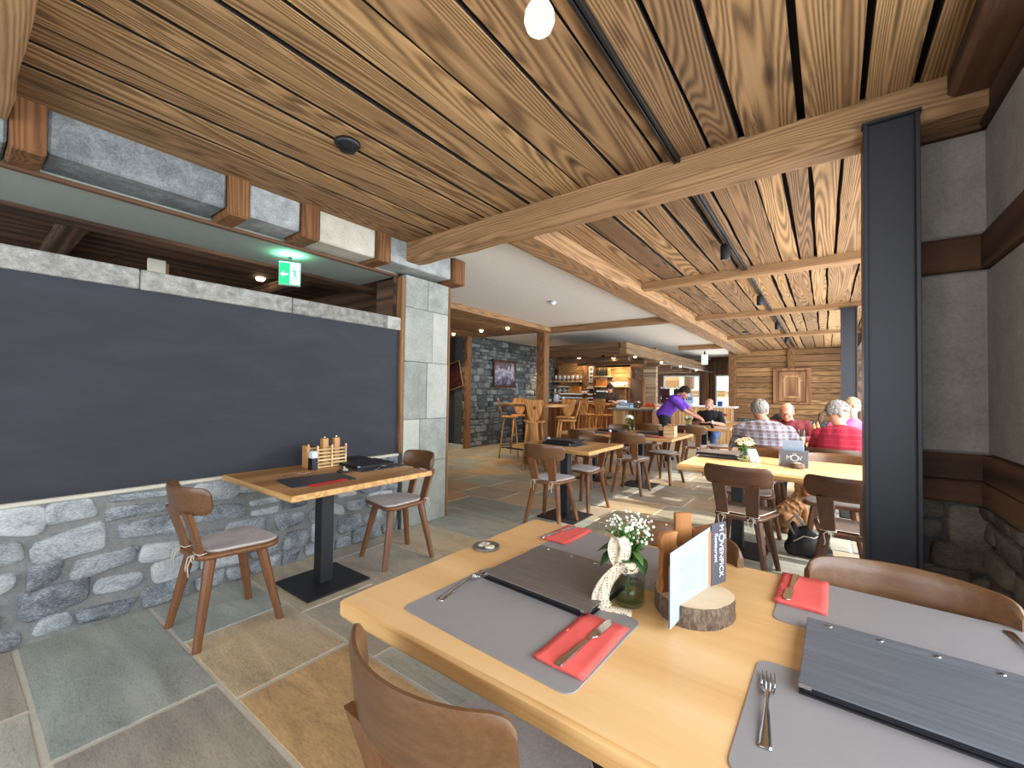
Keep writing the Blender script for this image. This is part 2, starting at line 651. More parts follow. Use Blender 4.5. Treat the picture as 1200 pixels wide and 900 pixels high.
gr = [(-8.2, -2.5, -.06), (1.0, 17.7, -.004)]
mb.box(gr[0], gr[1], mi=1)
struct(mb.build('floor', [M_FLOOR, M_GROUT]))


# ---- rubble masonry
def rubble(name, O, U, V, N, w, h, hmin, hmax, wr, seed, mats, depth=.03, gap=.016, tilt=0.0, rough=1.0):
    """stones laid in a bed of mortar; O corner, U along, V up, N outwards"""
    rg = random.Random(seed)
    O, U, V, N = Vector(O), Vector(U), Vector(V), Vector(N)
    mb = MB()
    mb.add([O, O + U * w, O + U * w + V * h, O + V * h], [(0, 1, 2, 3)], mi=1)
    y = 0
    rows = []
    while y < h - hmin * .4:
        hh = rg.uniform(hmin, hmax)
        if y + hh > h - hmin * .5:
            hh = h - y
        rows.append((y, hh))
        y += hh
    for y, hh in rows:
        x = -rg.random() * hh
        while x < w:
            ww = hh * rg.uniform(*wr)
            split = hh > (hmin + hmax) * .5 and rg.random() < .28
            cells = [(x, y, ww, hh)] if not split else [(x, y, ww, hh * .5), (x, y + hh * .5, ww, hh * .5)]
            for cx, cy, cw, ch in cells:
                x0, x1 = max(cx, 0.0), min(cx + cw, w)
                if x1 - x0 < .03:
                    continue
                j = min(cw, ch) * .16 * rough
                q = lambda a, b: (min(max(a + rg.uniform(-j, j), 0.002), w - .002), min(max(b + rg.uniform(-j, j), .003), h - .003))
                g = gap
                c = [q(x0 + g, cy + g), q(x1 - g, cy + g), q(x1 - g, cy + ch - g), q(x0 + g, cy + ch - g)]
                pts = rpoly(c, [rg.uniform(.12, .5) * min(x1 - x0, ch) for _ in c], 3)
                n = len(pts)
                mx = sum(p[0] for p in pts) / n
                my = sum(p[1] for p in pts) / n
                d = depth * rg.uniform(.55, 1.15)
                tx, ty = rg.uniform(-.25, .25) * d, rg.uniform(-.25, .25) * d
                vs, fs = [], []
                for s, dd in ((1.0, -.004), (.97, d * .62), (.90, d * .9), (.5, d)):
                    for k, (px, py) in enumerate(pts):
                        ax, ay = mx + (px - mx) * s, my + (py - my) * s
                        z = dd
                        if dd > 0:
                            z += (px - mx) / max(x1 - x0, .01) * tx * 2 + (py - my) / ch * ty * 2 + rg.uniform(-.1, .1) * d * rough
                        vs.append(O + U * ax + V * ay + N * max(z, -.004))
                vs.append(O + U * mx + V * my + N * d * rg.uniform(.9, 1.1))
                for r in range(3):
                    for k in range(n):
                        fs.append((r * n + k, r * n + (k + 1) % n, (r + 1) * n + (k + 1) % n, (r + 1) * n + k))
                for k in range(n):
                    fs.append((3 * n + k, 3 * n + (k + 1) % n, 4 * n))
                mb.add(vs, fs, rnd=rg.random(), smooth=True)
            x += ww
    return mb.build(name, mats)


def gneiss(name, stops, rnd=.35, fleck=.55):
    m = NT(name)
    v = m.coord((1, 1, 1.6), True)
    a = m.noise(v, 7, 5, .6, .5)
    b = m.noise(m.coord((1, 1, 2.6), True, (0, .25, .2)), 75, 5, .72)
    f = m.math('ADD', m.math('MULTIPLY', a, 1 - fleck), m.math('MULTIPLY', b, fleck))
    f = m.math('ADD', f, m.math('MULTIPLY_ADD', m.attr(), rnd, -rnd / 2))
    m.set(base=m.ramp(f, stops), rough=.85, spec=.3)
    m.bump(f, .8, .012)
    return m.m


M_RUB = gneiss('rubble_gneiss', [(.32, (76, 82, 88)), (.43, (124, 130, 136)), (.54, (172, 178, 182)), (.66, (212, 214, 212))], .22, .62)
M_MORT = stone('grey_mortar', [(.3, (112, 114, 113)), (.7, (146, 147, 143))], 14, .95, .4)
M_RUBD = gneiss('dark_rubble', [(.28, (58, 62, 64)), (.45, (98, 102, 102)), (.62, (134, 138, 136)), (.8, (172, 172, 164))], .3)
M_MORTD = stone('dark_mortar', [(.3, (66, 68, 68)), (.7, (92, 94, 92))], 14, .95, .4)
M_RUBB = gneiss('brown_rubble', [(.28, (70, 64, 58)), (.45, (104, 96, 87)), (.62, (136, 126, 114)), (.8, (164, 156, 144))], .3)
struct(rubble('wall_left_base', (-3.285, -2.4, 0), (0, 1, 0), (0, 0, 1), (1, 0, 0), 5.0, .715, .10, .19, (1.0, 2.4), 3, [M_RUB, M_MORT], .03, .011, rough=1.5))


def anth():
    m = NT('anthracite_lime_plaster')
    v = m.coord((.6, .6, 2.2))
    a = m.noise(v, 2.6, 6, .65, .9)
    b = m.noise(v, 16, 4, .6, 1.5)
    c = m.ramp(a, [(.3, (50, 51, 57)), (.55, (55, 56, 62)), (.75, (61, 62, 69))])
    sc = m.ramp(b, [(.66, (0, 0, 0)), (.72, (60, 60, 60))])
    c = m.mix(sc, c, (42, 43, 48))
    m.set(base=c, rough=.8, spec=.3)
    m.bump(b, .15, .004)
    return m.m


M_ANTH = anth()
M_GRAN = stone('pale_granite_slab', [(.34, (108, 106, 101)), (.5, (152, 150, 143)), (.66, (190, 188, 181))], 10, .9, .5, rnd=.2, stretch=(1.6, 1.6, 2), fscale=120)
M_GRANG = stone('grey_granite_block', [(.32, (98, 102, 104)), (.5, (138, 142, 142)), (.68, (174, 176, 172))], 10, .9, .5, rnd=.2, fscale=110)
M_GRANB = stone('beige_stone_block', [(.32, (150, 144, 126)), (.5, (180, 174, 156)), (.68, (198, 194, 180))], 8, .9, .5, rnd=.2, fscale=90)
M_CREAM = plain('cream_plaster', (206, 200, 184), .9)

mb = MB()
mb.box((-3.50, -2.4, 0), (-3.30, 2.60, 1.91))
struct(mb.build('wall_left', M_ANTH))
mb = MB()
mb.box((-3.30, -2.4, .712), (-3.262, 2.60, .735), .006)
struct(mb.build('trim_1', M_CREAM))          # pale ledge under the dark panel
mb = MB()
for y0, y1 in ((-2.4, -.9), (-.9, .676), (.68, 1.57), (1.574, 2.44), (2.444, 2.60)):
    mb.box((-3.52, y0, 1.91), (-3.272, y1, 2.03), .006, rnd=random.random())
struct(mb.build('trim_2', M_GRAN))           # coping of granite slabs
# lintel: stone blocks between the ends of timber joists
lint = [(-2.4, -1.2, 0), (-1.0, .15, 0), (.272, 1.062, 1), (1.19, 1.545, 1), (1.68, 2.20, 2), (2.335, 3.115, 1)]
mb = MB()
for y0, y1, k in lint:
    mb.box((-3.42, y0 + .004, 2.462 + (.03 if k == 1 else .012)), (-3.11 - random.uniform(0, .015), y1 - .004, 2.72), .012, rnd=random.random(), mi=1 if k == 2 else 0)
struct(mb.build('trim_3', [M_GRANG, M_GRANB]))
mb = MB()
for y0, y1 in ((-1.2, -1.0), (.15, .272), (1.062, 1.19), (1.545, 1.68), (2.2, 2.335), (3.118, 3.29)):
    mb.box((-3.36, y0, 2.455), (-3.085, y1, 2.72), .012, rnd=random.random())
struct(mb.build('trim_4', wood('joist_end_wood', (62, 38, 22), (112, 74, 44), (144, 100, 62), 'z', 12, .8, .8, .8, rings=120, ringmix=.25, knots=.5, cracks=.8, rnd=True, vary=.3)))
mb = MB()
mb.box((-3.385, -2.4, 2.44), (-3.345, 2.62, 2.463), .003)
mb.box((-3.385, 2.585, 1.9), (-3.345, 2.60, 2.45), .003)
struct(mb.build('trim_5', M_DARKWY))           # timber strip under the lintel

# ---- the dark room seen over the coping
mb = MB()
mb.box((-4.02, -2.4, 2.455), (-3.40, 2.62, 2.60))
struct(mb.build('ceiling_backroom_plaster', plain('grey_render', (150, 154, 144), .95)))
mb = MB()
mb.box((-4.2, -2.4, 2.43), (-4.02, 3.1, 2.66), .01, rnd=.4)
for k in range(13):
    x = -4.21 - k * .2
    mb.box((x - .196, -2.4, 2.62), (x, 3.1, 2.68), .004, rnd=random.random())
struct(mb.build('ceiling_backroom', M_DARKWY))
mb = MB()
for k in range(12):
    mb.box((-6.82, -2.4, k * .23), (-6.75, 3.15, k * .23 + .226), .005, rnd=random.random())
for k in range(5):
    mb.box((-6.8, 3.12, k * .54), (-3.75, 3.18, k * .54 + .535), .005, rnd=random.random())
struct(mb.build('wall_backroom', M_DARKW))

# ---- pillar of stone slabs at the end of the left wall
p = thing('stone_pillar', 'tall pillar clad in pale grey stone slabs at the end of the dark plastered wall', 'pillar', (-3.5, 2.94, 0))
mb = MB()
rows = [(0, .62, .5), (.62, 1.05, .35), (1.05, 1.62, .5), (1.62, 2.15, .62), (2.15, 2.462, .5)]
for z0, z1, s in rows:
    a, b = 2.643, 3.22
    c = a + (b - a) * s
    for y0, y1 in ((a, c), (c, b)):
        mb.box((.13, y0 - 2.94 + .0015, z0 + .0015), (.232 + random.uniform(0, .008), y1 - 2.94 - .0015, z1 - .0015), .004, rnd=random.random())
mb.build('slab_cladding', [stone('pale_gneiss_slab', [(.3, (128, 132, 126)), (.5, (160, 162, 154)), (.7, (182, 182, 172))], 5, .88, .4, rnd=.28, fscale=70)], p)
mb = MB()
mb.box((-.25, .282, 0), (.24, .312, 2.455), .004)
tag(mb.build('edge_board', M_BEAMZ, p), 'timber edge board')
MB().box((-.25, -.28, 0), (.13, .28, 2.45)).build('core', M_DARKW, p)
p = thing('timber_upright', 'slim brown timber upright between the dark plastered wall and the stone pillar', 'post', (-3.3, 2.615, .735))
mb = MB()
mb.box((-.05, -.015, 0), (.035, .026, 1.70), .006)
mb.build('upright', M_BEAMZ, p)
mb = MB()
mb.box((-.05, -.012, -.735), (.012, .02, 0), .004)
mb.build('lower_strip', M_STEEL, p)

# ---- plank ceiling, bay by bay
random.seed(5)
mb = MB()
bays = [(-2.4, 2.56, -3.35, .62), (2.62, 5.18, -2.0, .95), (5.2, 7.85, -2.0, .95), (7.87, 10.84, -2.0, .95), (10.86, 14.5, -2.0, .95)]
for y0, y1, x0, x1 in bays:
    x = x0
    while x < x1:
        w = random.uniform(.13, .27)
        z = 2.705 + random.uniform(-.003, .004)
        n = 7
        gp = random.choice((.005, .007, .010, .013))
        e = [random.uniform(-.004, .008) for _ in range(n + 1)]
        e2 = [random.uniform(-.008, .004) for _ in range(n + 1)]
        L = [(x + gp + e[i], y0 + (y1 - y0) * i / n) for i in range(n + 1)]
        Rr = [(x + w - gp + e2[i], y0 + (y1 - y0) * i / n) for i in range(n + 1)]
        rn = random.random()
        vs = [(*q, z + .003) for q in L] + [(a + .002, b, z) for a, b in L] + [(a - .002, b, z) for a, b in Rr] + [(*q, z + .003) for q in Rr] + \
             [(*q, z + .05) for q in L] + [(*q, z + .05) for q in Rr]
        N = n + 1
        fs, gs = [], []
        for i in range(n):
            for r in range(3):
                fs.append((r * N + i, r * N + i + 1, (r + 1) * N + i + 1, (r + 1) * N + i))
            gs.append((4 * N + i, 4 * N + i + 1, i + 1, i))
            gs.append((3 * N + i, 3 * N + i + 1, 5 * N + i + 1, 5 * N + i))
        fs.append((0, N, 2 * N, 3 * N, 5 * N, 4 * N))
        fs.append((n, N + n, 2 * N + n, 3 * N + n, 5 * N + n, 4 * N + n))
        mb.add(vs, fs, rnd=rn)
        mb.add(vs, gs, rnd=rn, mi=1)  # sides and backing sheet coloured dark to paint shade into the gaps
        x += w
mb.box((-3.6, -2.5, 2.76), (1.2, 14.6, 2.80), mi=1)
struct(mb.build('ceiling', [M_PLANK, plain('plank_gap_shade', (24, 18, 14), .9)]))
mb = MB()
mb.box((-7.6, 2.60, 2.722), (-1.9, 17.6, 2.75))
struct(mb.build('ceiling_plaster', M_WHITEP))
# timber-lined soffit over the passage on the left
mb = MB()
for k in range(14):
    mb.box((-4.8 - .21 * (k + 1) + .004, 2.7, 2.66), (-4.8 - .21 * k, 7.75, 2.70), .004, rnd=random.random())
struct(mb.build('ceiling_passage', M_PLANK))


def rough_beam(name, label, a, b, w, h, mat, seed, cat='beam', group=None, n=16, r=.018, wob=.006):
    """hewn beam from a to b (centres of the axis); w across, h tall"""
    rg = random.Random(seed)
    a, b = Vector(a), Vector(b)
    d = (b - a)
    L = d.length
    d.normalize()
    up = Vector((0, 0, 1)) if abs(d.z) < .9 else Vector((0, 1, 0))
    s = d.cross(up).normalized()
    up = s.cross(d)
    mid = (a + b) / 2
    sec = rrect(-w / 2, -h / 2, w / 2, h / 2, r, 2)
    vs, fs = [], []
    m = len(sec)
    for i in range(n + 1):
        c = a + d * (L * i / n) - mid
        ox, oy = rg.uniform(-wob, wob), rg.uniform(-wob, wob)
        for x, y in sec:
            vs.append(c + s * (x + ox * .6 + rg.uniform(-wob, wob) * .45) + up * (y + oy * .6 + rg.uniform(-wob, wob) * .45))
    for i in range(n):
        for k in range(m):
            fs.append((i * m + k, i * m + (k + 1) % m, (i + 1) * m + (k + 1) % m, (i + 1) * m + k))
    fs.append(tuple(range(m)))
    fs.append(tuple(range(n * m, n * m + m)))
    o = MB().add(vs, fs, rnd=rg.random()).build(name, mat, loc=mid)
    return tag(o, label, cat, group)


rough_beam('ceiling_beam', 'thick hewn timber beam crossing the plank ceiling above the black steel column', (-3.13, 2.61, 2.625), (.60, 2.61, 2.625), .17, .19, M_BEAM, 1, n=26)
rough_beam('ceiling_beam', 'hewn beam end crossing the plank ceiling above the first stone lintel block', (-3.09, .02, 2.64), (.5, .02, 2.64), .26, .14, M_BEAM, 20)
rough_beam('ceiling_beam', 'first slim timber cross beam behind the thick hewn beam', (-1.85, 5.19, 2.675), (.95, 5.19, 2.675), .15, .11, M_BEAM, 2)
rough_beam('ceiling_beam', 'slim timber cross beam resting on the far steel column', (-1.85, 7.86, 2.68), (.95, 7.86, 2.68), .15, .10, M_BEAM, 3)
rough_beam('ceiling_beam', 'last slim timber cross beam before the log wall with the panel door', (-1.85, 10.85, 2.68), (.95, 10.85, 2.68), .15, .10, M_BEAM, 4)
rough_beam('edge_beam', 'long timber beam between the white plaster ceiling and the plank ceiling', (-1.98, 2.66, 2.65), (-1.98, 14.38, 2.65), .30, .17, M_BEAMY, 5, n=40, r=.012)
mb = MB()
mb.box((-.12, -.95, -.02), (.12, .95, .02), .006)
tag(mb.build('edge_board', M_BEAMY, loc=(-1.93, 3.65, 2.547)), 'flat board fixed under the start of the long edge beam', 'board')
rough_beam('passage_beam', 'long timber beam at the edge of the lined passage ceiling, meeting the square post', (-4.74, 2.7, 2.67), (-4.74, 7.75, 2.67), .22, .10, M_BEAMY, 6, n=24)
rough_beam('cross_beam', 'timber beam crossing the white ceiling from the square post', (-4.62, 7.68, 2.67), (-2.14, 7.68, 2.67), .22, .10, M_BEAM, 7)
rough_beam('cross_beam', 'timber beam crossing the white ceiling beside the timber bar canopy', (-3.34, 12.4, 2.66), (-2.14, 12.4, 2.66), .18, .12, M_BEAM, 8)
rough_beam('cross_beam', 'dark timber beam crossing the white ceiling just before the end windows', (-3.34, 16.6, 2.64), (-2.1, 16.6, 2.64), .2, .14, M_DARKW, 9)
rough_beam('square_post', 'square timber post standing behind the high bar table', (-4.86, 7.62, 0), (-4.86, 7.62, 2.64), .20, .20, M_BEAMZ, 10, 'post')
rough_beam('corner_post', 'timber post at the edge of the log wall beside the end windows', (-2.29, 14.36, 0), (-2.29, 14.36, 2.72), .2, .22, M_BEAMZ, 12, 'post')
rough_beam('door_post', 'narrow timber post beside the dark passage wall', (-6.86, 7.44, 0), (-6.86, 7.44, 2.66), .10, .16, M_BEAMZ, 13, 'post')

# ---- steel columns
def steel(label, x, y, h):
    p = thing('steel_column', label, 'column', (x, y, 0))
    mb = MB()
    mb.box((-.0945, -.095, .012), (-.0785, .095, h - .012), .002)
    mb.box((.0785, -.095, .012), (.0945, .095, h - .012), .002)
    mb.build('flange', M_STEEL, p)
    MB().box((-.079, -.075, .012), (.079, -.062, h - .012)).build('web', M_STEEL, p)
    MB().box((-.13, -.13, 0), (.13, .13, .012), .002).build('base_plate', M_STEEL, p)
    MB().box((-.1, -.1, h - .012), (.1, .1, h), .001).build('head_plate', M_STEEL, p)


steel('large black steel column in front of the grey stone wall panels', .234, 2.57, 2.575)
steel('smaller black steel column in front of the far log wall', .27, 7.86, 2.63)

# ---- right-hand pier: rubble foot, two logs, stone panels, timber bands
M_PANEL = stone('grey_stone_panel', [(.3, (126, 120, 112)), (.5, (148, 142, 134)), (.7, (166, 160, 152))], 7, .9, .35, fscale=80, fleck=.5)
def pier(tagname, O, U, N, w, seed):
    struct(rubble(tagname + '_base', O, U, (0, 0, 1), N, w, .87, .09, .2, (1.2, 2.6), seed, [M_RUBB, M_MORTD], .03, .006, rough=.8))
    ang = math.atan2(U[1], U[0])
    M = T(O[0], O[1], 0, ang)
    s = 1 if (Vector(U).cross(Vector((0, 0, 1)))).dot(Vector(N)) > 0 else -1
    mb = MB()
    rn = random.Random(seed)
    def bx(z0, z1, d, mi):
        lo, hi = (0, -d, z0), (w, .12, z1)
        if s < 0:
            lo, hi = (0, -.12, z0), (w, d, z1)
        mb.box(lo, hi, .008, M, rn.random(), mi)
    bx(.5, 2.70, -.02, 0)
    bx(1.085, 1.885, .0, 0)
    bx(2.045, 2.50, .0, 0)
    bx(.868, .965, .028, 1)
    bx(.967, 1.08, .024, 1)
    bx(1.89, 2.04, .022, 1)
    bx(2.505, 2.60, .02, 1)
    bx(2.602, 2.72, .035, 1)
    struct(mb.build(tagname, [M_PANEL, M_DARKW if abs(U[0]) > .5 else M_DARKWY]))


pier('wall_right_return', (.20, 2.68, 0), (1, 0, 0), (0, -1, 0), .46, 21)
pier('wall_right', (.56, 1.95, 0), (0, 1, 0), (-1, 0, 0), .75, 22)
mb = MB()
mb.box((.42, -2.4, 2.60), (.60, 2.6, 2.72), .02)
struct(mb.build('trim_6', M_DARKWY))
# sills, heads and frames of the glazed right-hand front, plus an added sun-blocking slab (outside the picture)
mb = MB()
mb.box((.60, -2.4, 0), (.80, 1.95, .72))
mb.box((.60, -2.4, 2.45), (.80, 1.95, 2.75))
mb.box((.68, 1.95, 0), (.80, 2.8, 2.75))
mb.box((.80, -3.0, 2.76), (3.3, 2.3, 2.9))  # unseen overhang, added to keep the sun off the near table
mb.box((.60, 2.80, 0), (.78, 14.5, .30))
mb.box((.60, 2.80, 2.50), (.78, 14.5, 2.75))
for y in (5.2, 7.86, 10.85, 13.6):
    mb.box((.60, y - .08, .3), (.78, y + .08, 2.5))
struct(mb.build('wall_right_front', M_DARKWY))
# rear wall behind the viewer
mb = MB()
mb.box((-3.5, -2.6, 0), (-3.1, -2.4, 2.75))
mb.box((-.1, -2.6, 0), (.8, -2.4, 2.75))
mb.box((-3.1, -2.6, 0), (-.1, -2.4, .55))
mb.box((-3.1, -2.6, 2.5), (-.1, -2.4, 2.75))
struct(mb.build('wall_rear', M_DARKW))

# ---- far log wall of the dining room
random.seed(9)
mb = MB()
z = .66
while z < 2.7:
    h = random.uniform(.13, .2)
    x = -2.2
    for x1 in (-.80, 1.0):
        mb.box((x, 14.4 - random.uniform(0, .02), z + .004), (x1, 14.5, min(z + h - .006, 2.72)), .012, rnd=random.random())
        x = x1
    z += h
mb.box((-2.2, 14.46, .6), (1.0, 14.56, 2.75), rnd=.1)
struct(mb.build('wall_far', M_PLANKX))
struct(rubble('wall_far_base', (-2.2, 14.38, 0), (1, 0, 0), (0, 0, 1), (0, -1, 0), 3.2, .66, .1, .18, (1.1, 2.0), 31, [M_RUBD, M_MORTD], .03, .01))
rough_beam('wall_batten', 'upright timber board on the log wall above the panel door', (-.80, 14.36, 2.10), (-.80, 14.36, 2.71), .17, .05, M_BEAMZ, 14, 'board', n=5, r=.006)
p = thing('wall_cupboard', 'carved wooden cupboard door set in the far log wall', 'cupboard', (-.78, 14.38, 1.15))
M_CUP = wood('aged_cupboard_wood', (104, 70, 48), (140, 98, 66), (162, 120, 84), 'z', 14, .8, .6, .2)
mb = MB()
for x in (-.45, .33):
    mb.box((x, -.07, .02), (x + .12, .0, .92), .01)
mb.box((-.45, -.08, .92), (.45, .0, 1.0), .012)
mb.box((-.45, -.08, -.02), (.45, .0, .03), .012)
mb.build('frame', M_CUP, p)
d = MB().box((-.32, -.055, .05), (.32, -.01, .9), .01).build('door', M_CUP, p)
mb = MB()
for lo, hi in (((-.2, -.075, .18), (-.15, -.05, .78)), ((.15, -.075, .18), (.2, -.05, .78)), ((-.2, -.075, .74), (.2, -.05, .80)), ((-.2, -.075, .15), (.2, -.05, .2)),
               ((-.24, -.07, .62), (-.2, -.05, .66)), ((.2, -.07, .62), (.24, -.05, .66))):
    mb.box(lo, hi, .006)
mb.build('moulding', wood('pale_moulding', (150, 108, 72), (178, 136, 96), (196, 156, 116), 'z', 14, .8, .6, .1), d)

# ---- end wall with two windows, and what lies outside
mb = MB()
for lo, hi in (((-7.6, 17.5, 0), (-5.34, 17.7, 2.75)), ((-5.34, 17.5, 0), (-3.94, 17.7, .93)), ((-5.34, 17.5, 2.12), (-3.94, 17.7, 2.75)),
               ((-3.94, 17.5, 0), (-3.39, 17.7, 2.75)), ((-3.39, 17.5, 0), (-2.77, 17.7, .93)), ((-3.39, 17.5, 2.12), (-2.77, 17.7, 2.75)),
               ((-2.77, 17.5, 0), (-1.9, 17.7, 2.75)), ((-2.15, 14.5, 0), (-2.0, 17.5, 2.75))):
    mb.box(lo, hi)
struct(mb.build('wall_end', wood('dark_panelling', (70, 46, 34), (98, 68, 50), (122, 88, 66), 'z', 10, .7, .7, .3)))
mb = MB()
mb.box((-3.72, 17.44, 0), (-3.58, 17.5, 2.6), .01)
struct(mb.build('trim_7', M_BEAMZ))
M_FRAME = plain('window_frame_brown', (120, 92, 72), .6)
M_FRAMEW = plain('window_frame_pale', (224, 222, 214), .5)
for k, (x0, x1) in enumerate(((-5.34, -3.94), (-3.39, -2.77))):
    w = struct(MB().build('window_%d' % (k + 1), M_FRAME)) if False else None
    mb = MB()
    f = .05
    mb.box((x0, 17.52, .93), (x0 + f, 17.6, 2.12), .004)
    mb.box((x1 - f, 17.52, .93), (x1, 17.6, 2.12), .004)
    mb.box((x0 + f, 17.52, .93), (x1 - f, 17.6, .98), .004)
    mb.box((x0 + f, 17.52, 2.07), (x1 - f, 17.6, 2.12), .004)
    w = struct(mb.build('window_%d' % (k + 1), M_FRAMEW))
    MB().box((x0 + f, 17.555, .98), (x1 - f, 17.561, 2.07)).build('pane', M_GLASS, w)
# outside: neighbouring chalet and bright terrace
p = thing('chalet', 'pale chalet with wooden gable seen through the wider end window', 'house', (-7.4, 24.0, 0))
M_STUC = plain('cream_stucco', (242, 236, 214), .9)
M_CHW = wood('chalet_wood', (150, 98, 56), (190, 132, 82), (210, 156, 104), 'x', 6, .4, .7, .2)  # light brown boarding
MB().box((-1.6, 0, 0), (1.0, 3, 1.72)).build('wall', M_STUC, p)
MB().box((-1.6, -.04, 1.72), (1.05, 3, 2.5), .01).build('gable_boarding', M_CHW, p)
MB().box((1.0, -.15, 0), (1.22, .06, 2.6), .01).build('corner_post', plain('pale_post', (236, 214, 168), .8), p)
mb = MB()
mb.add([(1.15, -.5, 2.65), (3.4, -.5, 1.55), (3.4, 3, 1.55), (1.15, 3, 2.65), (1.15, -.5, 2.85), (3.4, -.5, 1.75), (3.4, 3, 1.75), (1.15, 3, 2.85)],
       [(0, 1, 2, 3), (4, 5, 6, 7), (0, 1, 5, 4), (1, 2, 6, 5), (2, 3, 7, 6), (3, 0, 4, 7)])
mb.build('roof', plain('weathered_roof', (206, 190, 172), .9), p)
MB().box((1.22, .2, 1.25), (3.2, 2.6, 1.62), .01).build('side_wall', M_CHW, p)
mb = MB()
for x in (-.9, -.35):
    mb.box((x, -.03, .9), (x + .32, .02, 1.45), .01)
mb.build('window', plain('chalet_window_glass', (150, 190, 230), .2), p)
mb = MB()
mb.box((-14, 17.8, -.4), (6, 40, -.05))
struct(mb.build('ground', plain('sunlit_terrace_snow', (240, 244, 246), .9)))
p = thing('lamp_mast', 'thin mast with a crossarm seen outside through the narrow end window', 'mast', (-3.5, 22.0, -.05))
mb = MB()
mb.tube([(0, 0, 0), (0, 0, 1.35)], .012, 6)
mb.build('pole', plain('mast_grey', (150, 156, 162), .6), p)
MB().tube([(-.3, 0, 1.2), (.3, 0, 1.25)], .01, 6).build('crossarm', plain('mast_grey_arm', (150, 156, 162), .6), p)

# ---- stone wall on the left of the bar, dark passage wall
struct(rubble('wall_stone', (-6.95, 7.36, 0), (0, 1, 0), (0, 0, 1), (1, 0, 0), 4.3, 2.75, .08, .2, (1.0, 2.2), 41, [M_RUBD, M_MORTD], .035, .01))
mb = MB()
mb.box((-7.2, 7.36, 0), (-6.955, 11.8, 2.75))
struct(mb.build('wall_stone_core', M_MORTD))
mb = MB()
mb.box((-7.6, 7.38, 0), (-6.96, 7.5, 2.7))
mb.box((-7.7, 2.6, 0), (-7.55, 7.5, 2.75))
struct(mb.build('wall_passage', plain('dark_blue_grey_paint', (52, 54, 60), .8)))
mb = MB()
mb.box((-7.55, 7.35, 0), (-6.92, 7.385, .09), .004)
struct(mb.build('baseboard_passage', M_CREAM))

# ================================================================== CHAIRS
SEAT = rpoly([(-.15, -.20), (.15, -.20), (.215, .12), (.19, .20), (-.19, .20), (-.215, .12)], [.10, .10, .10, .07, .07, .10], 5)


def rail_mb(half=.222, zc=.748, hh=.069, R=.305, th=.022, y0=-.262):
    """curved top rail, hollow side to the front, ends rounded"""
    mb = MB()
    nu, nv = 40, 8
    amax = math.asin(half / R)
    fr, bk = [], []
    for i in range(nu + 1):
        u = -1 + 2 * i / nu
        u = math.copysign(abs(u) ** .85, u)
        a = u * amax
        d = (1 - abs(u)) * half / .045
        k = 1.0 if d >= 1 else math.sqrt(max(0, 1 - (1 - d) ** 2)) * .45 + .55
        cr = .006 * (1 - u * u)
        rowf, rowb = [], []
        for j in range(nv + 1):
            v = -1 + 2 * j / nv
            z = zc + hh * v * k + cr * (1 if v > 0 else -1) * abs(v)
            lean = (z - .5) * -.14
            e = .35 if j in (0, nv) else 1.0
            rr = R
            rowf.append(((rr - th / 2 * e) * math.sin(a), y0 + lean + .035 + R - (rr - th / 2 * e) * math.cos(a), z))
            rowb.append(((rr + th / 2 * e) * math.sin(a), y0 + lean + .035 + R - (rr + th / 2 * e) * math.cos(a), z))
        fr.append(rowf)
        bk.append(rowb)
    m = nv + 1
    vs = [p for r in fr for p in r] + [p for r in bk for p in r]
    o = len(fr) * m
    fs = []
    for i in range(nu):
        for j in range(nv):
            a = i * m + j
            fs.append((a, a + 1, a + m + 1, a + m))
            fs.append((o + a, o + a + m, o + a + m + 1, o + a + 1))
        fs.append((i * m, (i + 1) * m, o + (i + 1) * m, o + i * m))
        fs.append((i * m + nv, o + i * m + nv, o + (i + 1) * m + nv, (i + 1) * m + nv))
    for j in range(nv):
        fs.append((j, o + j, o + j + 1, j + 1))
        a = nu * m + j
        fs.append((a, a + 1, o + a + 1, o + a))
    return mb.add(vs, fs, smooth=False)


def leg_mb(top, foot, a=.026, b=.0175):
    mb = MB()
    sec = [(1, .45), (.45, 1), (-.45, 1), (-1, .45), (-1, -.45), (-.45, -1), (.45, -1), (1, -.45)]
    vs = []
    for (x, y, z), r in ((foot, b), (top, a)):
        for sx, sy in sec:
            vs.append((x + sx * r, y + sy * r, z))
    n = 8
    fs = [tuple(reversed(range(n))), tuple(range(n, 2 * n))] + [(k, (k + 1) % n, n + (k + 1) % n, n + k) for k in range(n)]
    return mb.add(vs, fs)


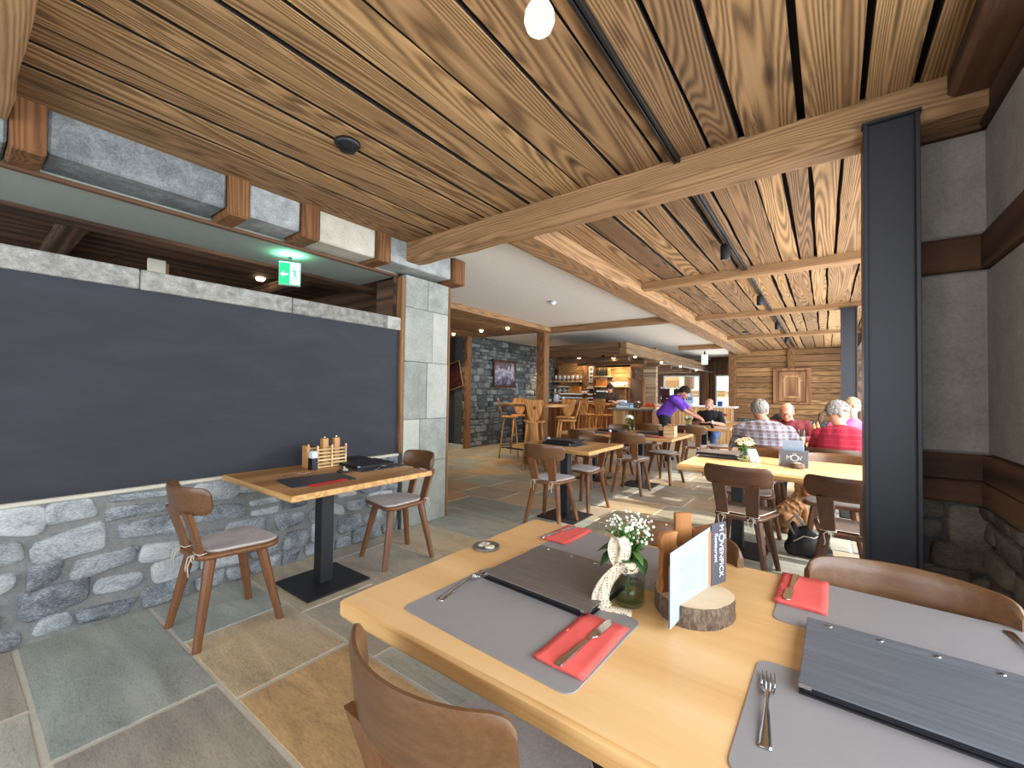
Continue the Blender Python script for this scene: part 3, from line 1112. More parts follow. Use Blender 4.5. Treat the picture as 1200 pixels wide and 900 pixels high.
def make_chair(label, loc, rz, mw, mr, cushion=True, group=None, ties=True, felt=None):
    p = thing('dining_chair', label, 'chair', loc, rz, group)
    seat = MB().prism(SEAT, .43, .456, .007).build('seat', mw, p, auto=50)
    for sx in (-1, 1):
        for sy in (-1, 1):
            leg_mb((sx * .125, sy * .125 - .005, .431), (sx * .195, sy * .205, 0)).build('leg', mw, p)
    for sx in (-1, 1):
        mb = MB()
        z0, z1 = .452, .69
        n = 4
        vs = []
        for i in range(n + 1):
            t = i / n
            z = z0 + (z1 - z0) * t
            cx = sx * (.098 + .012 * t)
            w = .039 + .007 * t
            y = -.168 - .058 * t - .012 * t * t
            for dx, dy in ((-w, -.009), (-w + .006, -.012), (w - .006, -.012), (w, -.009), (w, .009), (w - .006, .012), (-w + .006, .012), (-w, .009)):
                vs.append((cx + dx, y + dy, z))
        fs = [tuple(range(8)), tuple(range(n * 8, n * 8 + 8))]
        for i in range(n):
            for k in range(8):
                fs.append((i * 8 + k, i * 8 + (k + 1) % 8, i * 8 + 8 + (k + 1) % 8, i * 8 + 8 + k))
        mb.add(vs, fs).build('back_upright', mw, p)
    rail_mb().build('top_rail', mr, p, auto=38)
    if cushion:
        cu = MB().prism([(x * .9, y * .86 + .025) for x, y in SEAT], .4565, .472, .005, smooth=False).build('seat_cushion', felt or M_CUSH, p)
        e = [(x * .9, y * .86 + .025, .468) for x, y in SEAT]
        MB().tube(e, .0032, 5, closed=True).build('piping', M_CORD, cu)
        if ties:
            for sx in (-1, 1):
                mb = MB()
                x = sx * .098
                mb.tube([(x - .04, -.15, .466), (x - .042, -.185, .463), (x, -.19, .464), (x + .042, -.185, .463), (x + .04, -.15, .466)], .003, 5)
                mb.tube([(x, -.19, .464), (x + .02, -.215, .45), (x + .012, -.226, .41), (x + .018, -.224, .36)], .003, 5)
                mb.tube([(x, -.19, .464), (x - .02, -.215, .448), (x - .01, -.228, .40), (x - .016, -.224, .38)], .003, 5)
                mb.tube([(x, -.192, .464), (x + .028, -.206, .452), (x + .034, -.21, .43), (x + .006, -.212, .45), (x, -.194, .463)], .003, 5)
                mb.build('tie_cord', M_CORD, cu)
    return p


G_CH = None
chair0 = make_chair('wooden chair with grey cushion against the rubble wall, nearest us, facing the small table', (-2.735, .985, 0), math.radians(2), M_CHAIR, M_RAIL)
dup(chair0, (-2.765, 2.20, 0), PI + math.radians(-10), 'wooden chair with grey cushion between the small wall table and the stone pillar')
dup(chair0, (-2.26, 3.74, 0), math.radians(4), 'wooden chair with grey cushion in front of the table with the black menu stack')
dup(chair0, (-2.27, 4.50, 0), PI + math.radians(-8), 'wooden chair with grey cushion behind the table with the black menu stack')
dup(chair0, (-2.14, 5.645, 0), math.radians(3), 'wooden chair with grey cushion in front of the long table with the wooden condiment box')
dup(chair0, (-1.97, 6.58, 0), PI + math.radians(-12), 'wooden chair with grey cushion behind the long table with the wooden condiment box')
dup(chair0, (-2.78, 5.60, 0), math.radians(-6), 'wooden chair half hidden behind the menu table, left neighbour at the long table')
dup(chair0, (-2.75, 6.62, 0), PI + math.radians(4), 'wooden chair behind the long table beside the white flowers')
dup(chair0, (-1.83, 7.72, 0), math.radians(3), 'wooden chair with white cushion in front of the table where the waitress serves')
dup(chair0, (-1.45, 8.05, 0), PI / 2 + math.radians(8), 'wooden chair at the end of the table where the waitress serves')
dup(chair0, (-2.55, 7.70, 0), math.radians(4), 'wooden chair nearest the waitress with its back to the long table')
dup(chair0, (-1.92, 9.28, 0), PI, 'wooden chair on which the man in black sits')
# chairs at the two big oak tables on the right
make_chair('glossy wooden chair pulled up at the near edge of the foreground table, seen from behind', (-.612, .735, 0), math.radians(-2), M_CHAIR, M_RAIL)
make_chair('wooden chair with broad polished rail at the far right edge of the foreground table', (.16, 1.445, 0), PI + math.radians(-4), M_CHAIR, M_RAIL)
make_chair('wooden chair mostly hidden behind the vase with the lace ribbon', (-.46, 1.44, 0), PI + math.radians(-3), M_CHAIR, M_RAIL)
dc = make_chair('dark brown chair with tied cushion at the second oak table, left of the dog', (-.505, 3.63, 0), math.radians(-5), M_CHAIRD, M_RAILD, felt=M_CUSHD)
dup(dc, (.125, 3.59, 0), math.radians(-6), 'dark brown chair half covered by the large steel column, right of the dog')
dup(chair0, (-.56, 4.47, 0), PI + math.radians(-6), 'wooden chair with orange sheen facing us across the second oak table, behind the flowers')
dup(chair0, (.05, 4.47, 0), PI + math.radians(-2), 'sunlit wooden chair facing us behind the grey card box')
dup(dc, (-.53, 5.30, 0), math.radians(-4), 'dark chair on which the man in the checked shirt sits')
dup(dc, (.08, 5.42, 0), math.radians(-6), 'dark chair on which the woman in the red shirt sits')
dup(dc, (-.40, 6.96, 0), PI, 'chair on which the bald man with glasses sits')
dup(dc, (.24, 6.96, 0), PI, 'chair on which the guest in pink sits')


# ================================================================== TABLES
def make_table(label, x0, y0, x1, y1, top_mat, edge_mat, th=.045, z=.75, bases=None, leg='steel', group=None, bev=.006, name='dining_table'):
    cx, cy = (x0 + x1) / 2, (y0 + y1) / 2
    p = thing(name, label, 'table', (cx, cy, 0), 0, group)
    w, d = (x1 - x0) / 2, (y1 - y0) / 2
    mb = MB()
    rg = random.Random(int(abs(cx * 100 + cy * 37)))
    pts = []
    for a, b in (((-w, -d), (w, -d)), ((w, -d), (w, d)), ((w, d), (-w, d)), ((-w, d), (-w, -d))):
        for k in range(10):
            t = k / 10
            j = rg.uniform(-.002, .002) if k else 0
            pts.append((a[0] + (b[0] - a[0]) * t + j, a[1] + (b[1] - a[1]) * t + j))
    n = len(pts)
    mb.prism(pts, z - th, z, bev)
    o = mb.build('table_top', [top_mat, edge_mat], p)
    for f in o.data.polygons:
        f.material_index = 0 if abs(f.normal.z) > .9 else 1
    for bx, by in (bases or [(0, 0)]):
        bx, by = bx - cx, by - cy
        MB().box((bx - .225, by - .225, 0), (bx + .225, by + .225, .012), .004).build('base_plate', M_STEEL, p)
        MB().box((bx - .045, by - .045, .012), (bx + .045, by + .045, z - th), .003).build('pedestal', M_STEEL, p)
    return p


make_table('large light oak table in the foreground set with grey placemats', -1.07, .663, .52, 1.622, M_OAK, M_OAKE, .05, bases=[(-.72, 1.2), (.15, 1.2)], bev=.008)
make_table('small oak table against the rubble wall, carrying the slatted condiment rack', -3.235, 1.125, -2.30, 2.13, M_OAKD, M_OAKE, .035, bases=[(-2.80, 1.60)], bev=.004)
make_table('oak table with a black menu stack in the middle of the room', -2.83, 3.82, -1.88, 4.70, M_OAKD, M_OAKE, .04, bases=[(-2.27, 4.05)], bev=.008)
make_table('long oak table with white flowers, red napkins and a wooden condiment box', -3.30, 5.62, -1.60, 6.72, M_OAKD, M_OAKE, .04, bases=[(-2.95, 6.15), (-2.2, 6.15)], bev=.008)
make_table('second large oak table beside the large steel column, above the dog', -1.01, 3.69, .55, 4.655, M_OAK, M_OAKE, .05, bases=[(-.62, 4.15), (.30, 4.15)], bev=.014)
make_table('oak table at which the four guests sit', -.95, 5.66, .55, 6.62, M_OAK, M_OAKE, .05, bases=[(-.55, 6.15), (.35, 6.15)], bev=.008)
make_table('oak table over which the waitress leans', -2.25, 7.95, -1.36, 8.95, M_OAKD, M_OAKE, .04, bases=[(-1.8, 8.4)], bev=.008)
make_table('distant oak table near the narrow end window', -1.95, 9.9, -1.25, 10.7, M_OAKD, M_OAKE, .04, bases=[(-1.6, 10.3)], bev=.008)

# ================================================================== TABLE SETTINGS
TZ = .75


def mat_(label, cx, cy, w, h, rz, m=None, z=TZ, group=None):
    o = MB().prism(rrect(-w / 2, -h / 2, w / 2, h / 2, .03, 5), 0, .0028, .0008).build('placemat', m or M_MAT, loc=(cx, cy, z), rot=(0, 0, rz))
    return tag(o, label, 'placemat', group)


mat_('grey placemat at the near left corner of the foreground table, fork and knife on it', -.636, .897, .515, .347, math.radians(-2))
mat_('grey placemat on the far side of the foreground table, partly under the brown menu', -.60, 1.425, .52, .345, math.radians(-3))
mat_('grey placemat at the near right of the foreground table, only a fork on it', .135, .895, .515, .347, math.radians(-1))
mat_('grey placemat at the far right of the foreground table beside the polished chair rail', .155, 1.445, .53, .335, math.radians(-1))


def menu(label, cx, cy, w, h, rz, z, mat, rivets=4, name='menu_folder', tilt=0):
    p = thing(name, label, 'menu', (cx, cy, z), rz)
    MB().box((-w / 2, -h / 2, 0), (w / 2, h / 2, .003), .0006).build('back_cover', M_MENUD, p)
    mb = MB()
    for k in range(3):
        mb.box((-w / 2 + .006 + k * .001, -h / 2 + .008, .004 + k * .0035), (w / 2 - .006, h / 2 - .01, .0065 + k * .0035))
    mb.build('pages', M_MENUD, p)
    c = MB()
    c.box((-w / 2, -h / 2, .0165), (w / 2, h / 2 - .042, .0205), .001)
    c.box((-w / 2, h / 2 - .040, .0165), (w / 2, h / 2, .0205), .001)
    c = c.build('front_cover', mat, p)
    mb = MB()
    for x0 in (-1, 1):
        mb.box((min(x0 * w / 2, x0 * (w / 2 - .02)) - .0005, -h / 2 - .001, .0135), (max(x0 * w / 2, x0 * (w / 2 - .02)) + .0005, -h / 2 + .0005, .0212))
        mb.box((x0 * w / 2 - .0007, -h / 2 - .001, .0135), (x0 * w / 2 + .0007, -h / 2 + .02, .0212))
    mb.build('corner_guard', M_CHROME, p)
    for k in range(rivets):
        x = -w / 2 + w * (.12 + .76 * k / max(rivets - 1, 1))
        MB().lathe([(.0065, 0), (.0065, .001), (.004, .0022), (0, .0026)], 12, T(x, h / 2 - .022, .0205)).build('rivet', M_CHROME, p)
    return p


M_MENUB = wood('slate_blue_grain_cover', (70, 73, 79), (92, 96, 103), (116, 121, 128), 'x', 60, 2.5, .45, .08, spec=.5, ringmix=.06)
menu('brown-grey riveted menu folder lying between the two left placemats', -.655, 1.143, .362, .308, math.radians(-3), TZ + .003, M_MENU)
menu('slate-grey riveted menu folder at the right end of the foreground table', .14, 1.142, .362, .308, math.radians(-1), TZ + .003, M_MENUB)


def napkin(label, cx, cy, w, h, rz, z, mat=None):
    mb = MB()
    rg = random.Random(int(cx * 1000) + 7)
    for k, (dz, sh) in enumerate(((0, 0), (.0016, .001), (.0036, -.002))):
        g = []
        for i in range(9):
            row = []
            for j in range(7):
                u, v = i / 8 - .5, j / 6 - .5
                e = max(abs(u), abs(v)) * 2
                zz = dz + .0008 * math.sin(i * 1.3 + j * .7 + k) + (.0022 * max(0, e - .75) * 4 * (1 if k == 2 else .2)) * (.5 + .5 * math.sin(j * 2.1 + k))
                row.append((u * w + sh, v * h + sh, max(zz, dz * .6)))
            g.append(row)
        mb.sheet(g, .0009)
    o = mb.build('napkin', mat or M_NAPKIN, loc=(cx, cy, z), rot=(0, 0, rz))
    return tag(o, label, 'napkin')


napkin('folded coral napkin under the knife at the near left of the foreground table', -.443, .884, .117, .232, math.radians(-1), TZ + .0035)
napkin('folded coral napkin at the far left corner of the foreground table', -.838, 1.513, .112, .205, math.radians(-3), TZ + .0035)
napkin('folded coral napkin at the far right placemat, in front of the polished chair rail', -.055, 1.502, .116, .236, math.radians(-1), TZ + .0035)


def knife(label, cx, cy, rz, z, L=.235):
    """handle end towards -y, blade towards +y"""
    p = thing('table_knife', label, 'knife', (cx, cy, z), rz)
    g = []
    prof = [(-.5, .0075), (-.47, .0088), (-.3, .0078), (-.1, .0060), (0.02, .0045)]
    mb = MB()
    pts = [(-r, t * L) for t, r in prof] + [(r, t * L) for t, r in reversed(prof)]
    mb.prism(pts[::-1] if False else [(x, y) for x, y in pts[::-1]], 0, .006, .0022)
    mb.build('handle', M_CHROME, p)
    b = [(.0045, .02 * L), (.0050, .08 * L), (.0118, .13 * L), (.0128, .25 * L), (.0125, .40 * L), (.008, .475 * L), (.0, .5 * L), (-.007, .47 * L), (-.0085, .4 * L), (-.0080, .12 * L), (-.0045, .05 * L)]
    MB().prism(b, .002, .0042, .0006).build('blade', M_CHROME, p)
    return p


def fork(label, cx, cy, rz, z, L=.20):
    """handle end towards -y, tines towards +y"""
    p = thing('table_fork', label, 'fork', (cx, cy, z), rz)
    mb = MB()
    prof = [(-.5, .0095, .002), (-.47, .0105, .0022), (-.3, .0078, .004), (-.05, .0040, .009), (.12, .0038, .010), (.17, .007, .008), (.20, .0115, .006), (.30, .0130, .0035)]
    g = []
    for t, w, z0 in prof:
        g.append([(w * s, t * L, z0 + .0012 * (1 - s * s)) for s in (-1, -.5, 0, .5, 1)])
    mb.sheet(g, .0024)
    mb.build('handle', M_CHROME, p)
    mb = MB()
    for k in range(4):
        x = (-1.5 + k) * .0072
        mb.tube([(x, .29 * L, .0048), (x, .38 * L, .0034), (x * .98, .46 * L, .0048), (x * .95, .5 * L, .0075)], [.0019, .0018, .0015, .0008], 6)
    mb.build('tines', M_CHROME, p)
    return p


knife('table knife lying on the near left coral napkin', -.437, .884, math.radians(-4), TZ + .0085)
knife('table knife on the far left coral napkin', -.87, 1.505, math.radians(-10), TZ + .0085, .215)
knife('table knife on the far right coral napkin', -.082, 1.508, PI + math.radians(-3), TZ + .0085, .215)
fork('table fork on the near left placemat, tines towards the brown menu', -.858, .925, math.radians(6), TZ + .003, .215)
fork('table fork alone on the near right placemat', -.088, .91, math.radians(4), TZ + .003, .215)
fork('table fork at the right end of the far right placemat', .37, 1.47, PI + math.radians(8), TZ + .003, .2)
fork('table fork showing beside the vase on the far side of the table', -.40, 1.42, PI + math.radians(-2), TZ + .003, .2)

# small round dish on the left of the foreground table
p = thing('round_dish', 'small round slate dish on the left edge of the foreground table', 'dish', (-1.005, 1.205, TZ))
MB().lathe([(.040, 0), (.049, .003), (.0495, .010), (.045, .0105), (.042, .008), (0, .0075)], 26).build('dish', stone('dark_soapstone', [(.3, (74, 70, 66)), (.6, (112, 106, 100))], 20, .6, .2), p)
M_SHELL = stone('pale_pebble', [(.35, (150, 136, 118)), (.6, (206, 194, 176))], 40, .6, .2)
mb = MB()
for k, (x, y, r) in enumerate(((-.018, .004, .013), (-.004, .012, .012), (-.012, -.014, .011), (.002, -.002, .01))):
    mb.ball((x, y, .0115), (r * .8, r * 1.1, .006), 10, 6, rot=Euler((0, 0, k)))
mb.build('pebbles', M_SHELL, p)
MB().lathe([(.0175, .008), (.0185, .011), (.017, .0145), (0, .015)], 18, T(.022, -.006, 0)).build('token', M_SHELL, p)

# ---- log-slice card holder with cards
p = thing('card_holder', 'log slice with bark and upright live-edge boards holding the cards on the foreground table', 'card holder', (-.285, 1.20, TZ))
M_BARK = stone('log_bark', [(.3, (64, 50, 40)), (.5, (112, 94, 78)), (.7, (164, 148, 128))], 30, .95, 1.0, stretch=(2, 2, .8), fscale=90, dist=.02)
M_CUT = wood('log_cut_face', (190, 158, 116), (200, 172, 132), (216, 192, 156), 'x', 14, 9, .7, .1, rings=20)
rg = random.Random(3)
mb = MB()
n = 40
rad = [.098 + .004 * math.sin(3 * 2 * PI * k / n) + rg.uniform(-.002, .002) for k in range(n)]
rings = [(1.0, 0), (1.015, .012), (1.0, .03), (1.01, .044), (.985, .052)]
vs = [(rad[k] * s * math.cos(2 * PI * k / n), rad[k] * s * math.sin(2 * PI * k / n), z) for s, z in rings for k in range(n)]
fs = [(i * n + k, i * n + (k + 1) % n, (i + 1) * n + (k + 1) % n, (i + 1) * n + k) for i in range(len(rings) - 1) for k in range(n)]
mb.add(vs, fs, smooth=True, mi=0)
o = len(rings) - 1
mb.add([vs[o * n + k] for k in range(n)], [tuple(range(n))], mi=1)
mb.add([vs[k] for k in range(n)], [tuple(reversed(range(n)))], mi=1)
mb.build('log_slice', [M_BARK, M_CUT], p)
M_LIVE = wood('live_edge_board', (132, 82, 44), (166, 110, 62), (192, 140, 90), 'z', 22, 2, .6, .1)


def live_board(x, y, rz, w, h, th, name, seed):
    rg = random.Random(seed)
    n = 10
    L = [(-w / 2 + rg.uniform(-.005, .005), h * k / n) for k in range(n + 1)]
    Rr = [(w / 2 + rg.uniform(-.005, .005), h * k / n) for k in range(n + 1)]
    pts = L[::-1] and [*Rr, *L[::-1]]
    M = T(x, y, .05, rz) @ Matrix(((1, 0, 0, 0), (0, 0, -1, 0), (0, 1, 0, 0), (0, 0, 0, 1)))
    return MB().prism(pts, -th / 2, th / 2, .002, M).build(name, M_LIVE, p)


live_board(-.055, -.035, math.radians(62), .055, .155, .016, 'upright_board', 1)
live_board(-.035, .035, math.radians(40), .05, .195, .014, 'upright_board', 2)
MB().box((-.012, -.02, .05), (-.004, .16, .155), .002, T(-.01, 0, 0, math.radians(-10))).build('back_board', wood('brown_back_board', (120, 74, 44), (158, 104, 68), (178, 126, 88), 'y', 20, 2, .6, .1), p)


def lettering(body, size, mat, parent, M, name='lettering', align='LEFT'):
    c = bpy.data.curves.new(name, 'FONT')
    c.body = body
    c.size = size
    c.align_x = align
    c.extrude = .0002
    c.materials.append(mat)
    o = bpy.data.objects.new(name, c)
    COL.objects.link(o)
    bpy.context.view_layer.update()
    me = bpy.data.meshes.new_from_object(o.evaluated_get(bpy.context.evaluated_depsgraph_get()))
    bpy.data.objects.remove(o)
    o = bpy.data.objects.new(name, me)
    COL.objects.link(o)
    o.parent = parent
    o.matrix_local = M
    return o


def facing(px, py, pz, ux, uy, roll=0):
    """matrix for text on a vertical plane whose reading direction is (ux,uy)"""
    u = Vector((ux, uy, 0)).normalized()
    v = Vector((0, 0, 1))
    n = u.cross(v)
    M = Matrix(((u.x, v.x, n.x, px), (u.y, v.y, n.y, py), (u.z, v.z, n.z, pz), (0, 0, 0, 1)))
    return M @ Matrix.Rotation(roll, 4, 'Z')


M_CARD = plain('pale_blue_white_card', (164, 180, 202), .8)
M_CARDD = plain('charcoal_card', (72, 72, 80), .6)
M_INK = plain('grey_print', (120, 132, 150), .8)
M_INKW = plain('white_print', (240, 240, 240), .7)
# white table card, standing in the log
dx, dy = .046, .210
L = math.hypot(dx, dy)
rz = math.atan2(dy, dx)
p = thing('menu_card', 'pale white card standing upright in the log slice on the foreground table', 'card', (-.302, 1.054, .758), rz)
mb = MB()
mb.add([(0, -.0006, .0), (L, -.0006, .042), (L, -.0006, .203), (0, -.0006, .182), (0, .0006, 0), (L, .0006, .042), (L, .0006, .203), (0, .0006, .182)],
       [(0, 1, 2, 3), (4, 5, 6, 7), (0, 1, 5, 4), (1, 2, 6, 5), (2, 3, 7, 6), (3, 0, 4, 7)])
mb.build('card', M_CARD, p)
mb = MB()
rg = random.Random(5)
for k in range(16):
    z = .165 - k * .0068
    mb.box((L - .040, -.0009, z), (L - .036, -.0006, z + .0035))
for k in range(11):
    z = .15 - k * .008
    a = .05 + rg.uniform(0, .02)
    mb.box((a, -.0009, z), (a + rg.uniform(.05, .08), -.0006, z + .0009))
mb.build('print', M_INK, p)
MB().box((-.004, .001, .004), (.002, .0016, .15)).build('folded_edge', M_CARDD, p)
# charcoal leaflet behind it, reading downwards
p = thing('leaflet', 'charcoal leaflet with white lettering reading downwards, on a brown box behind the pale card', 'leaflet', (-.252, 1.262, .802), math.radians(66))
MB().box((0, -.0006, .0), (.062, .0006, .168), .0002).build('sheet', M_CARDD, p)
lettering('M', .024, M_INKW, p, facing(.034, -.0010, .162, 1, 0, -PI / 2))
lettering('Ö', .034, M_INKW, p, facing(.031, -.0010, .140, 1, 0, -PI / 2))
lettering('VENPICK', .024, M_INKW, p, facing(.034, -.0010, .1135, 1, 0, -PI / 2))
lettering('Restaurant', .018, M_INKW, p, facing(.013, -.0010, .140, 1, 0, -PI / 2))
M_BROWNB = wood('brown_card_box_wood', (124, 78, 46), (162, 108, 70), (182, 130, 90), 'z', 20, 2, .6, .1)
MB().box((-.03, .0012, .0), (.070, .045, .150), .003).build('wooden_box', M_BROWNB, p)
MB().box((.0702, .012, .105), (.0708, .036, .135)).build('white_tag', M_WHITE, p)


# ---- flowers
def blossom(mb, c, r, n=6, up=(0, 0, 1), mi=0):
    q = Vector(up).to_track_quat('Z', 'Y').to_matrix().to_4x4()
    M = Matrix.Translation(c) @ q
    for k in range(n):
        a = 2 * PI * k / n
        mb.ball((math.cos(a) * r * .55, math.sin(a) * r * .55, 0), (r * .5, r * .34, r * .16), 7, 5, M, rot=Euler((0, -.35, a)), mi=mi)
    mb.ball((0, 0, r * .08), r * .2, 6, 5, M, mi=mi)


def leaf(mb, base, tip, w, bend=.15, mi=0):
    base, tip = Vector(base), Vector(tip)
    d = tip - base
    s = d.cross(Vector((0, 0, 1)))
    if s.length < 1e-5:
        s = Vector((1, 0, 0))
    s.normalize()
    nn = s.cross(d).normalized()
    g = []
    for i in range(7):
        t = i / 6
        ww = w * math.sin(PI * min(1, t * .92 + .06)) ** .8
        c = base + d * t + nn * (bend * d.length * math.sin(PI * t))
        g.append([c - s * ww + nn * ww * .25, c, c + s * ww + nn * ww * .25])
    mb.sheet(g, .0008, mi=mi)


def glass_jar(p, r, h, water=.5, seg=22):
    t = .0025
    MB().lathe([(0, 0), (r * .86, 0), (r, .008), (r, h * .78), (r * .88, h * .86), (r * .9, h), (r * .9 - t, h - .001)], seg).build('jar', M_GLASS, p)
    MB().lathe([(0, .009), (r - t * 1.6, .011), (r - t * 1.6, h * water), (0, h * water)], seg).build('water', glass('water_%d' % random.randint(0, 10 ** 6), (226, 232, 214)), p)


def bouquet(p, z0, h, spread, heads, leaves, seed, mats=(M_PETAL,), hr=.012, spray=0):
    rg = random.Random(seed)
    st, fl, lf, sp = MB(), MB(), MB(), MB()
    for k in range(heads):
        a, q = rg.random() * 2 * PI, math.sqrt(rg.random())
        e = Vector((math.cos(a) * q * spread, math.sin(a) * q * spread, z0 + h * (1 - .35 * q * q) + rg.uniform(-.012, .012)))
        b = Vector((-math.cos(a) * .012, -math.sin(a) * .012, z0 * .15 + .008))
        st.tube([b, Vector((0, 0, z0 * .9)) + Vector((e.x, e.y, 0)) * .22, e], .0016, 5)
        blossom(fl, e, hr * rg.uniform(.75, 1.2), 6, (e.x, e.y, .06), mi=rg.randrange(len(mats)))
    for k in range(leaves):
        a = rg.random() * 2 * PI
        q = rg.uniform(.5, 1.1)
        z = z0 + rg.uniform(-.01, h * .6)
        leaf(lf, (math.cos(a) * .012, math.sin(a) * .012, z), (math.cos(a) * q * spread * 1.15, math.sin(a) * q * spread * 1.15, z + rg.uniform(-.02, .05)), rg.uniform(.008, .016) * (spread / .06))
    for k in range(spray):
        a, q = rg.random() * 2 * PI, math.sqrt(rg.random())
        e = Vector((math.cos(a) * q * spread * 1.05, math.sin(a) * q * spread * 1.05, z0 + h * rg.uniform(.55, 1.2)))
        if k % 4 == 0:
            st.tube([Vector((0, 0, z0 * .9)), e * .5 + Vector((0, 0, z0 * .5)), e], .0007, 4)
        sp.ball(e, rg.uniform(.0022, .0042), 6, 4)
    st.build('stems', M_LEAF, p)
    if heads:
        fl.build('blossoms', list(mats), p)
    lf.build('leaves', M_LEAFD if seed % 2 else M_LEAF, p)
    if spray:
        sp.build('tiny_white_flowers', M_PETAL, p)


p = thing('flower_vase', 'glass jar of white gypsophila tied with a dotted lace ribbon on the foreground table', 'vase', (-.435, 1.135, TZ + .002))
glass_jar(p, .043, .125, .45)
bouquet(p, .12, .10, .062, 5, 22, 4, (M_PETAL,), .011, 110)
lf = MB()
for tip, w in (((-.085, -.02, .125), .032), ((-.06, -.055, .10), .026), ((.03, -.06, .11), .026), ((.055, -.035, .10), .022), ((-.075, .03, .14), .025)):
    leaf(lf, (tip[0] * .2, tip[1] * .2, .12), tip, w, .25)
lf.build('broad_leaves', M_LEAFD, p)


def lace():
    m = NT('dotted_lace')
    v = m.coord((1, 1, 1))
    vo = m.voro(v, 150, 'F1', .3)
    d = m.ramp(vo.outputs['Distance'], [(.22, (64, 52, 44)), (.32, (214, 200, 176))])
    m.set(base=d, rough=.9)
    return m.m


M_LACE = lace()
mb = MB()


def ribbon(pts, w, side=None):
    g = []
    pts = [Vector(q) for q in pts]
    # smooth
    for _ in range(3):
        np_ = [pts[0]]
        for a, b in zip(pts[:-1], pts[1:]):
            np_ += [a * .75 + b * .25, a * .25 + b * .75]
        pts = np_ + [pts[-1]]
    for i, q in enumerate(pts):
        a, b = pts[max(i - 1, 0)], pts[min(i + 1, len(pts) - 1)]
        t = (b - a).normalized()
        s = (side or Vector((0, 0, 1))).cross(t) if side is None else Vector(side)
        s = (s - t * s.dot(t)).normalized()
        nn = s.cross(t)
        ww = w[0] + (w[1] - w[0]) * i / (len(pts) - 1)
        g.append([q + s * ww * x + nn * ww * .35 * (x * x - .5) for x in (-1, -.5, 0, .5, 1)])
    mb.sheet(g, .0009)


S1 = (.80, .60, .0)
ribbon([(-.010, -.048, .112), (-.026, -.056, .145), (-.022, -.054, .178), (-.002, -.050, .188), (.012, -.05, .165), (.0, -.048, .122)], (.013, .016), S1)
ribbon([(-.006, -.048, .115), (-.034, -.062, .085), (-.055, -.075, .045), (-.060, -.080, .014), (-.046, -.078, .004), (-.012, -.066, .003), (.03, -.056, .003)], (.014, .018), (.5, .8, .1))
ribbon([(-.002, -.048, .115), (-.018, -.062, .09), (-.036, -.070, .06), (-.044, -.076, .02), (-.03, -.074, .004)], (.013, .017), S1)
ribbon([(.0, -.048, .115), (.02, -.055, .128), (.036, -.052, .112), (.022, -.05, .100), (.0, -.05, .11)], (.012, .014), S1)
ring = [(.0435 * math.cos(a), .0435 * math.sin(a), .112) for a in [2 * PI * k / 24 for k in range(25)]]
mb.tube(ring[:-1], .006, 6, closed=True)
tag(mb.build('lace_ribbon', M_LACE, p), 'dotted cream lace ribbon')
p = thing('flower_pot', 'small glass pot of pink and white flowers behind the card holder', 'flowers', (-.355, 1.40, TZ + .003))
glass_jar(p, .03, .075, .5)
bouquet(p, .07, .075, .055, 12, 12, 7, (M_PETAL, M_PETALP), .013, 12)

# ---- things on the small wall table
menu_z = TZ
mat_('charcoal placemat on the small wall table, red napkin on it', -2.62, 1.44, .40, .31, math.radians(82), M_MATD)
mat_('charcoal placemat under the dark menu on the small wall table', -2.76, 1.96, .40, .30, math.radians(90), M_MATD)
menu('dark menu folder lying at the far end of the small wall table', -2.86, 1.97, .32, .30, math.radians(86), TZ + .003, M_MENUD, 3)
menu('open dark menu leaning on the plastered wall behind the small table', -3.12, 1.98, .30, .2, math.radians(84), TZ, M_MENUD, 3)
napkin('rolled red napkin on the small wall table', -2.46, 1.43, .05, .24, math.radians(4), TZ + .0035, M_RED)
fork('table fork on the charcoal placemat of the small wall table', -2.86, 1.42, math.radians(-6), TZ + .003, .2)
fork('table fork beside the dark menu at the far end of the small wall table', -2.67, 1.96, math.radians(30), TZ + .003, .2)
p = thing('condiment_rack', 'slatted pale wooden condiment rack on the small wall table', 'rack', (-3.06, 1.76, TZ), math.radians(90))
M_PALE = wood('pale_rack_wood', (186, 150, 100), (216, 184, 134), (232, 206, 162), 'x', 30, 2, .6, .05)
MB().box((-.12, -.06, 0), (.12, .06, .01), .002).build('base_board', M_PALE, p)
for s in (-1, 1):
    mb = MB()
    for k in range(5):
        mb.box((-.12, -.006, .022 + k * .026), (.12, .006, .036 + k * .026), .002, T(0, s * .056, 0))
    mb.build('slat_side', M_PALE, p)
for sx in (-1, 0, 1):
    for s in (-1, 1):
        MB().box((sx * .113 - .007, s * .066 - .005, 0), (sx * .113 + .007, s * .066 + .005, .165), .002).build('stake', M_PALE, p)
M_MILL = wood('mill_wood', (150, 100, 52), (182, 130, 76), (200, 152, 98), 'z', 20, 2, .5, .05)
for k, x in enumerate((-.025, .068)):
    m = thing('pepper_mill', 'square wooden mill in the slatted rack, %s' % ('nearer the dark menu' if k else 'beside the white sugar packets'), 'mill', (-3.06, 1.76 + x, TZ + .01))
    MB().box((-.022, -.022, 0), (.022, .022, .20), .003).build('body', M_MILL, m)
    MB().lathe([(.006, .20), (.008, .206), (.007, .216), (0, .219)], 10).build('knob', M_CHROME, m)
m = thing('card_box', 'brown wooden card box standing at the near end of the slatted rack', 'box', (-3.07, 1.60, TZ))
MB().box((-.035, -.012, 0), (.035, .012, .165), .003).build('box', M_MILL, m)
m = thing('sugar_holder', 'black holder of white sugar packets in front of the slatted rack', 'sugar holder', (-2.97, 1.60, TZ))
MB().box((-.03, -.022, 0), (.03, .022, .085), .003).build('holder', M_BLACK, m)
mb = MB()
